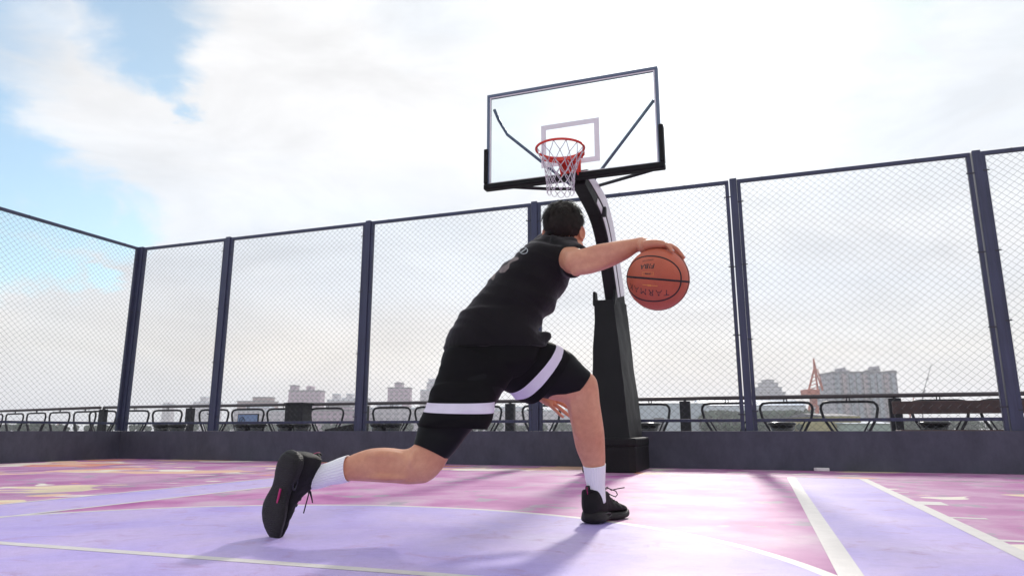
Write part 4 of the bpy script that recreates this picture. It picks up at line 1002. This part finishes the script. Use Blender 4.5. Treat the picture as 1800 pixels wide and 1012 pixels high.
for i, (q, Y, r) in enumerate(lf[:4]):
    ps = [P(x, y, Y - .006*k) for k, (x, y) in enumerate(q)]; limb(HN, ps, [r*1.15, r*1.0, r*.95, r*.75], n=12, sub=5); HN.ell(ps[-1], r*.75, r*.75, r*.75, nu=12, nv=8)
ps = [P(958, 690, 3.30), P(972, 694, 3.33), P(984, 701, 3.35), P(992, 708, 3.35)]; limb(HN, ps, [.015, .0135, .0115, .009], n=12)
# head
hd_y = math.radians(-14); hf = V((-math.sin(hd_y), math.cos(hd_y), .10)).normalized(); hr = hf.cross(Z).normalized(); hu = hr.cross(hf).normalized()
HC = P(990, 391.5, 2.96)
ax = (hr, hf, hu)
def hp(x, y, z): return HC + hr*x + hf*y + hu*z
SK.ell(HC, .083, .100, .088, ax, 32, 20)
SK.ell(hp(0, -.035, -.02), .070, .060, .062, ax, 24, 16)
SK.ell(hp(0, .040, -.055), .066, .062, .070, ax, 24, 16)
SK.ell(hp(0, .062, -.100), .038, .036, .026, ax, 20, 12)
SK.ell(hp(0, .082, .005), .055, .022, .018, ax, 20, 12)
limb(HN, [hp(0, .097, .000), hp(0, .112, -.022), hp(0, .116, -.038)], [.008, .011, .014], n=12); HN.ell(hp(.014, .104, -.040), .009, .012, .009, ax, 10, 8); HN.ell(hp(-.014, .104, -.040), .009, .012, .009, ax, 10, 8)
HN.ell(hp(0, .100, -.066), .024, .010, .006, ax, 16, 8); HN.ell(hp(0, .099, -.077), .021, .010, .0065, ax, 16, 8)
for sg in (1, -1):
    e0 = hp(sg*.075, -.004, -.058); out_ = (hr*sg*.75 - hf*.65).normalized(); fw_ = (hf*.8 + hr*sg*.55).normalized()
    HN.ell(e0 + out_*.008, .006, .017, .030, (out_, fw_, hu), 16, 12)
    HN.tube([e0 + out_*.016 + fw_*(.015*math.cos(a)-.002) + hu*(.029*math.sin(a)*(1 if math.sin(a) > 0 else .9)+.002) for a in [math.radians(-80+k*20) + math.pi/2*0 + math.pi*0 for k in range(-8, 11)]], .0048, 8)
    HN.ell(e0 + out_*.006 - hu*.026 + fw_*.004, .007, .009, .010, (out_, fw_, hu), 12, 8)
    HN.ell(hp(sg*.078, .004, -.045), .012, .02, .026, ax, 12, 8)
SK.ell(P(1013, 434, 2.935), .034, .045, .032)
_st = remesh(SK, 'blend', M['skin'], man, .0046, 26)
allb = MB(); allb.add([v.co + V(man['_o']) for v in _st.data.vertices], [tuple(p.vertices) for p in _st.data.polygons]); allb.add(HN.v, HN.f)
_me = _st.data; bpy.data.objects.remove(_st); bpy.data.meshes.remove(_me)
body = remesh(allb, 'body', M['skin'], man, .0027, 9)
for sg in (1, -1):
    b = MB(); b.ell(hp(sg*.032, .086, -.012), .012, .012, .012, ax, 16, 12); ey = b.build('eye', M['eye'], man, smooth=True)
    b = MB(); b.ell(hp(sg*.032, .0945, -.012), .0055, .0045, .0055, ax, 12, 8); b.build('iris', M['lace'], ey, smooth=True)
# nails that show
for (tp, pv) in tips[:3]:
    b = MB(); d_ = (tp-pv).normalized(); up_ = (tp-BC).normalized(); sd = d_.cross(up_).normalized()
    b.ell(tp + up_*.0055 - d_*.0015, .0048, .0065, .0022, (sd, d_, (up_+d_*.25).normalized()), 12, 6); b.build('nail', mat('nail', (.62,.40,.33,1), .3), man, smooth=True)
# hair: a cap over the skull plus many short tapering locks
rnd = random.Random(11)
def hairline(u):   # u = unit direction in head axes (x right, y face, z up) -> may hair grow here
    if u.y > .45 and u.z < .45: return False
    lim = -.74 if u.y < -.35 else (-.74 + (u.y+.35)*1.15 if u.y < .1 else -.22 + (u.y-.1)*1.5)
    return u.z > lim
def skull(u, h=0.0):
    k = 1/math.sqrt((u.x/.083)**2 + (u.y/.100)**2 + (u.z/.088)**2)
    if u.z < 0 and u.y < 0: k *= 1 + .10*min(1, -u.z)
    return HC + (hr*u.x + hf*u.y + hu*u.z)*(k+h)
b = MB(); nu, nv = 64, 36; idx = {}
vs = []; fs = []
for i in range(nv+1):
    a = -math.pi/2 + math.pi*i/nv
    for k in range(nu):
        t = 2*math.pi*k/nu; u = V((math.cos(a)*math.cos(t), math.cos(a)*math.sin(t), math.sin(a)))
        hh = .003 if hairline(u) else -.007
        hh += (noise.noise(u*5)*.004 + noise.noise(u*14)*.0022) + max(0, u.z)*.006
        vs.append(skull(u, hh))
for i in range(nv):
    for k in range(nu): fs.append((i*nu+k, i*nu+(k+1) % nu, (i+1)*nu+(k+1) % nu, (i+1)*nu+k))
b.add(vs, fs)
W_h = lambda v: hr*v.x + hf*v.y + hu*v.z
cnt = 0
while cnt < 620:
    u = V((rnd.gauss(0,1), rnd.gauss(0,1), rnd.gauss(0,1))).normalized()
    if not hairline(u): continue
    cnt += 1
    whorl = V((.1, -.25, .96)); flow = u - whorl; flow = flow - u*flow.dot(u)
    if flow.length < 1e-3: flow = V((1,0,0))
    flow = flow.normalized() + noise.noise_vector(u*3.0)*.55 + V((rnd.uniform(-.22,.22), rnd.uniform(-.22,.22), rnd.uniform(-.15,.15)))*(1 if u.z > .1 else .4)
    flow = (flow - u*flow.dot(u)).normalized(); top = max(0, u.z)
    ln = rnd.uniform(.024, .038)*(1.0+.2*top)*(.62 if u.z < -.25 else 1); lift = rnd.uniform(.05, .50)*(.25+1.0*top) + .02
    f3, u3 = W_h(flow), W_h(u); side3 = f3.cross(u3).normalized()
    for q in range(13):
        jit = V((rnd.gauss(0,.045), rnd.gauss(0,.045), rnd.gauss(0,.045))); uu = (u+jit).normalized()
        if not hairline(uu): continue
        base = skull(uu, .001); conv = skull(u, .001)
        l2 = ln*rnd.uniform(.75, 1.1); s3 = side3*rnd.uniform(.0007, .0016)
        tip = base.lerp(conv, .45) + f3*l2 + u3*l2*lift*.75 + side3*rnd.uniform(-.004,.004)
        mid = base.lerp(tip, .5) + u3*l2*(.10+.22*lift)
        b.add([base-s3, base+s3, mid+s3*.8, mid-s3*.8, tip+s3*.1, tip-s3*.1], [(0,1,2,3), (3,2,4,5)])
b.build('hair', M['hair'], man, smooth=False)

# ---------------- clothing
def wrinkle(axis, freq, amp, seed, fine=.0):
    axis = axis.normalized()
    def f(co, n_):
        q = co + noise.noise_vector(co*6+V((seed,0,0)))*.03
        along = axis*q.dot(axis); q2 = along*freq + (q-along)*2.2
        r = 1-abs(noise.noise(q2+V((seed, 0, 0)))*2.2); r2 = 1-abs(noise.noise(q2*2.1+V((0, seed, 0)))*2.2)
        return amp*(r-.6) + amp*.4*(r2-.6) + fine*noise.noise(co*60)
    return f
TS = MB()
shirt_st = [((780,617),(962,611),(2.96,3.0),.150),((782,602),(958,600),(2.96,3.0),.150),((789,585),(950,588),2.97,.148),((799,570),(948,577),2.97,.148),((806,558),(955,566),2.97,.148),((817,549),(962,556),2.98,.148),((838,523),(976,541),2.98,.152),((859,497),(990,514),2.99,.160),((880,473),(1000,494),2.99,.172),((903,450),(1005,478),2.99,.182),((925,432),(1014,456),2.99,.170),((942,421),(1018,441),2.985,.130),((951,414.5),(1016,429),2.972,.090),((957,411),(1010,415),2.962,.074)]
add_loft(TS, shirt_st, e=2.3)
# shoulder yoke from far to near shoulder, then sleeves
limb(TS, [P(955, 446, 3.20), P(962, 440, 3.12), P(972, 438, 3.03), P(980, 443, 2.97), P(992, 450, 2.915)], [.078, .080, .082, .084, .080], n=24)
def ring_tube(mb, pts, rad, n=28, axis_end=None):
    limb(mb, pts, rad, n)
SLV = [((972,410),(966,478),2.97,.09,(-.01,-.090,0)),((990,416),(978,484),2.935,.08,(-.028,-.078,0)),((1008,423),(992,487.5),2.895,.07,(-.046,-.064,0)),((1016,427),(999,488.5),2.872,.07,(-.053,-.057,0)),((1023,430.5),(1004.5,489),2.85,.07,(-.058,-.050,0))]
add_loft(TS, SLV, n=40)
limb(TS, [P(960, 446, 3.18), P(950, 478, 3.235), P(940, 512, 3.27)], [.080, .076, .072], n=28)
# loose bunch of cloth at the hem on the belly side
limb(TS, [P(915, 598, 2.90), P(940, 594, 2.93), P(958, 592, 2.96), P(966, 591, 2.98)], [.030, .030, .028, .020], n=16)
TS.ell(P(1004, 432, 2.93), .032, .050, .036)
_sh_axis = P(958, 425, 2.98)-P(870, 600, 2.97)
shirt = remesh(TS, 'shirt', M['cotton'], man, .0055, 9, wrinkle(_sh_axis, 11.0, .0085, 3.3, .0006))
# collar
b = MB(); cR = loft_rings([((956.5,411.5),(1010.5,416),2.962,.074),((962,402),(1012,408),2.96,.068)], n=48, sub=1)
_cc = sum(cR[0], V((0,0,0)))/len(cR[0]); b.tube([_cc + (p-_cc)*.93 for p in cR[0]], .006, 8, closed=True); b.build('collar', M['cotton'], shirt, smooth=True)
# sleeve hem
# prints on the shirt back, laid on the cloth surface
dgx = bpy.context.evaluated_depsgraph_get()
me = shirt.data; off = V(shirt['_o']); bvh = BVHTree.FromPolygons([v.co+off for v in me.vertices], [tuple(p.vertices) for p in me.polygons])
def decal(name, poly, m, step=.7, test=None):
    xs = [p[0] for p in poly]; ys = [p[1] for p in poly]; x0, x1, y0, y1 = min(xs), max(xs), min(ys), max(ys)
    def inside(x, y):
        c = False; j = len(poly)-1
        for i in range(len(poly)):
            xi, yi = poly[i]; xj, yj = poly[j]
            if (yi > y) != (yj > y) and x < (xj-xi)*(y-yi)/(yj-yi)+xi: c = not c
            j = i
        return c and (test is None or test(x, y))
    b = MB(); nx = int((x1-x0)/step)+2; ny = int((y1-y0)/step)+2; G = {}
    for i in range(nx+1):
        for j in range(ny+1):
            d_ = ray(x0+i*step, y0+j*step).normalized(); h = bvh.ray_cast(V((0,0,CAM_H)), d_)
            G[i, j] = (h[0] + h[1]*.0012) if h[0] is not None else None
    for i in range(nx):
        for j in range(ny):
            if inside(x0+(i+.5)*step, y0+(j+.5)*step) and all(G[a] is not None for a in ((i,j),(i+1,j),(i+1,j+1),(i,j+1))):
                q = [G[i,j], G[i+1,j], G[i+1,j+1], G[i,j+1]]
                if max((q[0]-q[2]).length, (q[1]-q[3]).length) < .03: b.add(q, [(0,3,2,1)])
    if b.v: b.build(name, m, shirt, smooth=True)
decal('print_mark', [(905,440),(935,420),(935,445),(912,458)], M['print_white'], .35, lambda x, y: (abs(math.hypot((x-920.5), (y-440.5)*1.25)-7.0) < .55 or (abs((y-440.5)+(x-920.5)*.75) < .8 and abs(x-920.5) < 4)))
decal('print_mark', [(892,464),(903,452),(911,452),(912,456),(900,461),(894,466)], M['print_grey'], .6)
decal('print_mark', [(877,476),(884,468),(896,463),(895,471),(887,479),(879,480)], M['print_grey'], .6)
decal('print_mark', [(863,489),(870,480),(872,480),(870,488),(867,493)], M['print_grey'], .6)

# shorts: pelvis, two legs with a white band, plus tights below
def fold_rings(R, amp, freq, seed, fade=0.0):
    out = []; m = len(R)
    for i, r in enumerate(R):
        c = sum(r, V((0,0,0)))/len(r); rr_ = []
        for p in r:
            d_ = (p-c).normalized(); q = p*freq; w = (1-abs(noise.noise(V((q.x*.5, q.y*.5, q.z*1.6))+V((seed,0,0)))*2))-.6
            rr_.append(p + d_*amp*w)
        out.append(rr_)
    return out
SH_ = MB()
PV = [((790,585),(945,592),2.97,.120),((785,608),(950,615),2.97,.130),((777,632),(942,640),2.97,.142),((774,652),(920,662),2.965,.140),((772,668),(884,677),2.955,.120)]
SH_.rings(fold_rings(orient(loft_rings(PV, n=64, sub=10, e=2.4)), .006, 11, 1))
def leg_cloth(st, band, name):
    n = 64; R = fold_rings(orient(loft_rings(st, n=n, sub=8, e=2.3)), .0055, 13, 5)
    mi = [1 if band[0]*8 <= i < band[1]*8 else 0 for i in range(len(R)-1)]
    # hem turns inwards
    c = sum(R[-1], V((0,0,0)))/n; inner = [c + (p-c)*.93 for p in R[-1]]; c2 = sum(R[-4], V((0,0,0)))/n; inner2 = [c2 + (p-c2)*.90 for p in R[-4]]
    R2 = R + [inner, inner2]; mi += [0, 0]; b_ = SH_; b_.rings(R2, mi)
leg_cloth([((786,612),(910,652),2.93,.115),((773,648),(895,674),2.92,.112),((763,678),(882,688),2.91,.110),((757,690),(876,699),2.90,.110),((752,706),(871,705.5),2.89,.112,(0.00,-.112,-.012)),((745.5,722.5),(868,725),2.885,.113,(0.0,-.112,-.010)),((739,737),(866,738),2.88,.112,(0.0,-.112,-.005)),((736,749),(859,755),2.88,.112,(0.0,-.108,.0))], (4, 5), 'r')
leg_cloth([((880,565),(862,668),2.99,.120),((910,575),(870,684),3.0,.118,(.03,-.11,-.01)),((940,592),(883,686),3.02,.115,(.04,-.105,-.01)),((968,603),(898,690),3.03,.110,(.055,-.098,-.005)),((981,609),(913,703),3.04,.108,(.056,-.094,-.004)),((993,618),(930,711.5),3.045,.104,(.052,-.088,0))], (3, 4), 'l')
SH_.build('shorts', [M['shorts'], M['stripe']], man, smooth=True)
def tight(st, nm):
    b = MB(); R = fold_rings(orient(loft_rings(st, n=56, sub=8, e=2.15)), .0016, 20, 9); n = 56
    c = sum(R[-1], V((0,0,0)))/n; inner = [c + (p-c)*.95 for p in R[-1]]; c2 = sum(R[-3], V((0,0,0)))/n; inner2 = [c2 + (p-c2)*.9 for p in R[-3]]
    b.rings(R + [inner, inner2]); b.build('tights', M['tights'], man, smooth=True)
tight([((790,640),(895,665),2.92,.105),((767,690),(872,708),2.90,.100),((748,722),(846,738),2.885,.093),((737,747),(822,763),2.875,.083),((731,766),(804,788),2.865,.076),((727,781),(786,809),2.857,.069)], 'r')
tight([((905,590),(890,686),3.03,.098),((955,602),(922,695),3.045,.094),((992,614),(948,698),3.055,.090,(.035,-.084,0)),((1014,634),(973,702),3.07,.080,(.03,-.075,.0)),((1033,653),(996,702),3.085,.068,(.028,-.064,.0))], 'l')
# socks
def sock(st):
    b = MB(); R = orient(loft_rings(st, n=48, sub=6)); n = 48; c = sum(R[0], V((0,0,0)))/n
    b.rings([[c+(p-c)*.9 for p in R[2]], [c+(p-c)*.93 for p in R[0]]] + R, uv=True, cap=True); b.build('sock', M['sock'], man, smooth=True)
sock([((1064.5,814),(1024.5,818),3.16,.046),((1064,835),(1028,838),3.172,.042),((1063.5,855),(1031.5,857),3.185,.040),((1065,880),(1030,883),3.198,.041)])
sock([((611,799.5),(613,846.5),2.818,.047),((597,804),(599,850),2.825,.042),((580,811),(582,852),2.832,.040),((562,817),(563,858),2.842,.040),((549,822),(548,860),2.848,.036)])

# shoes
def shoe(name_label, heel, fdir, udir, side, ankle, lacedir, wk=1.0):
    """heel = ground point under the heel, fdir heel->toe, udir sole->ankle, side=+1 for curve to the right"""
    f = fdir.normalized(); u = (udir - f*udir.dot(f)).normalized(); r_ = f.cross(u).normalized()
    Ls_ = 1.06
    W_ = lambda x, y, z: heel + (f*x + r_*y*wk + u*z)*Ls_
    # sole
    b = MB()
    xs = [-.012,-.006,.005,.02,.045,.075,.105,.135,.165,.195,.225,.255,.280,.300,.314,.322]
    ws = [.014,.027,.038,.047,.052,.052,.046,.043,.049,.057,.059,.052,.041,.028,.015,.005]
    z0 = [.020,.012,.005,.001,.000,.002,.0045,.004,.001,.000,.000,.001,.005,.013,.021,.027]
    z1 = [.030,.042,.050,.053,.051,.047,.044,.040,.036,.034,.032,.031,.032,.034,.035,.034]
    cv = [-.003,-.003,-.003,-.001,.001,.004,.008,.012,.015,.016,.013,.008,.001,-.005,-.010,-.012]
    R = []
    n = 44
    lst = interp([(x, w, a, c, v) for x, w, a, c, v in zip(xs, ws, z0, z1, cv)], 3)
    for (x, w, a, c, v) in lst:
        w = max(.004, w); ring = []
        for k in range(n):
            t = 2*math.pi*k/n; ct, st_ = math.cos(t), math.sin(t); e = 3.6
            y = math.copysign(abs(ct)**(2/e), ct)*w; z = (a+c)/2 + math.copysign(abs(st_)**(2/e), st_)*(c-a)/2
            # side groove and bulge
            y *= 1 + .05*math.sin((z-a)/max(.001, c-a)*math.pi*2)
            if z < (a+c)/2 and abs(ct) < .98: z += .0012*math.sin(x*420)*(1 if abs(y) < w*.8 else .3)
            ring.append(W_(x, y + v*side, z))
        R.append(ring)
    b.rings(orient(R)); sole = b.build('sole', M['rubber'], man, smooth=True)
    # pink flex mark under the sole
    b = MB(); b.box(W_(.125, -.0045-.006*side, -.0008), f*.055, r_*.009, u*.004); b.build('sole_mark', M['magenta'], sole)
    # upper
    xs = [-.006,.002,.015,.04,.07,.095,.115,.14,.17,.20,.23,.26,.285,.303,.313]
    ws = [.020,.034,.042,.047,.048,.047,.045,.044,.046,.048,.047,.040,.031,.020,.009]
    hs = [.100,.126,.136,.130,.123,.124,.125,.115,.096,.081,.071,.063,.056,.048,.041]
    cv = [-.003,-.003,-.001,0,.002,.006,.009,.011,.013,.014,.011,.007,.001,-.004,-.008]
    R = []
    for (x, w, h, v) in interp(list(zip(xs, ws, hs, cv)), 4):
        ring = []; zb = .030; w = max(.004, w)
        for k in range(n):
            t = 2*math.pi*k/n; ct, st_ = math.cos(t), math.sin(t); e = 2.5 if (x > .15 or st_ < 0) else (6.0 if x > .008 else 3.2)
            if .12 < x <= .15: e = 6-(x-.12)/.03*3.5 if st_ > 0 else 2.5
            z = (zb+h)/2 + math.copysign(abs(st_)**(2/e), st_)*(h-zb)/2; fz = (z-zb)/(h-zb)
            nar = 1 - (.04 if x < .12 else .04+.24*min(1, (x-.12)/.05))*max(0, fz-.15)
            y = math.copysign(abs(ct)**(2/e), ct)*w*nar
            ru = noise.noise(V((x*40, y*30, z*30+side)))*.0012 + (.0012*math.sin(x*150+z*120) if .10 < x < .27 else 0)
            ring.append(W_(x, y*(1+ru*20) + v*side, z+ru))
        R.append(ring)
    b = MB(); b.rings(orient(R)); upper = b.build('upper', M['knit'], man, smooth=True)
    # collar roll around the ankle
    b = MB(); pts = []
    for k in range(32):
        a = 2*math.pi*k/32; x = .052 + .052*math.cos(a); y = .041*math.sin(a); z = .129 - .009*math.sin(a)**2 + (.004 if x < .02 else 0)
        pts.append(W_(x, y+.001*side, z))
    b.tube(pts, .0065, 8, closed=True); b.build('collar', M['knit'], upper, smooth=True)
    # pull tab
    b = MB(); pts = [W_(.002, 0, .118), W_(-.004, 0, .136), W_(-.003, 0, .148), W_(.003, 0, .151), W_(.007, 0, .142), W_(.007, 0, .124)]
    for dy in (-.007, -.0035, 0, .0035, .007): b.tube([p + r_*dy for p in interp([(q,) for q in pts], 3) for p in p], .0024, 6)
    tb = b.build('pull_tab', M['lace'], upper, smooth=True)
    b = MB(); b.tube([p[0] - f*.0022 for p in interp([(q,) for q in pts[:3]], 3)], .0018, 6); b.build('tab_stripe', M['magenta'], tb, smooth=True)
    # tongue
    b = MB(); b.tube([W_(.135, 0, .106), W_(.118, 0, .124), W_(.104, 0, .142)], [.016, .016, .012], 10); b.build('tongue', M['knit'], upper, smooth=True)
    # round mark on the heel quarter
    b = MB()
    for sd in (1, -1):
        cen = W_(.026, sd*.0355, .104)
        b.tube([cen + f*.0075*math.cos(a) + u*.0075*math.sin(a) for a in [2*math.pi*k/20 for k in range(20)]], .0010, 5, closed=True); b.tube([cen - f*.004 - u*.004, cen + u*.001, cen + f*.004 + u*.004], .001, 5)
    b.build('heel_mark', M['magenta'], upper, smooth=True)
    # oval pod windows in the midsole
    for sd in (1, -1):
        b = MB(); cen = W_(.095, sd*.0415 + .002*side, .030); b.tube([cen + f*.026*math.cos(a) + u*.0085*math.sin(a) for a in [2*math.pi*k/28 for k in range(28)]], .0035, 8, closed=True)
        pod = b.build('midsole_pod', M['gloss_black'], sole, smooth=True)
    # laces: rungs and a bow
    b = MB()
    for k in range(5):
        x = .135 + k*.022; z = [.112, .099, .0885, .080, .073][k]
        b.tube([W_(x, -.020, z-.012), W_(x+.003, -.010, z), W_(x+.006, .010, z), W_(x+.009, .020, z-.012)], .0028, 6)
    k0 = W_(.122, 0, .127)
    for pts in lacedir:
        b.tube([k0] + [k0 + f*p[0] + r_*p[1] + u*p[2] for p in pts], .0026, 6)
    b.ell(k0, .007, .007, .006, nu=10, nv=6)
    b.build('shoelace', M['lace'], upper, smooth=True)
fh = P(1033, 921, 3.16); fh.z = .003; fd = V((.60, .80, 0))
shoe('front', V((.335, 3.155, .0015)), V((.60,.80,0)), V((0,0,1)), -1, None,
     [[(.02,.02,.008),(.045,.045,-.005),(.05,.05,-.02),(.04,.045,-.03),(.02,.03,-.02),(0,.01,0)], [(.01,.02,.014),(.02,.035,.0),(.04,.055,.006),(.055,.085,.012)], [(.0,-.02,.008),(.01,-.04,-.005),(.0,-.045,-.02),(-.005,-.02,-.01)]])
toe = P(471, 943, 2.765); hl = P(505, 797, 2.735)
shoe('back', hl, toe-hl, V((.60,.80,.06)), -1, None,
     [[(.02,.01,.012),(.05,.02,.02),(.06,.015,.028),(.045,.0,.03),(.015,-.005,.012)], [(.03,0,.012),(.07,.0,.010),(.105,.005,.004)], [(-.005,-.01,.012),(-.02,-.01,.018)]], 1.1)
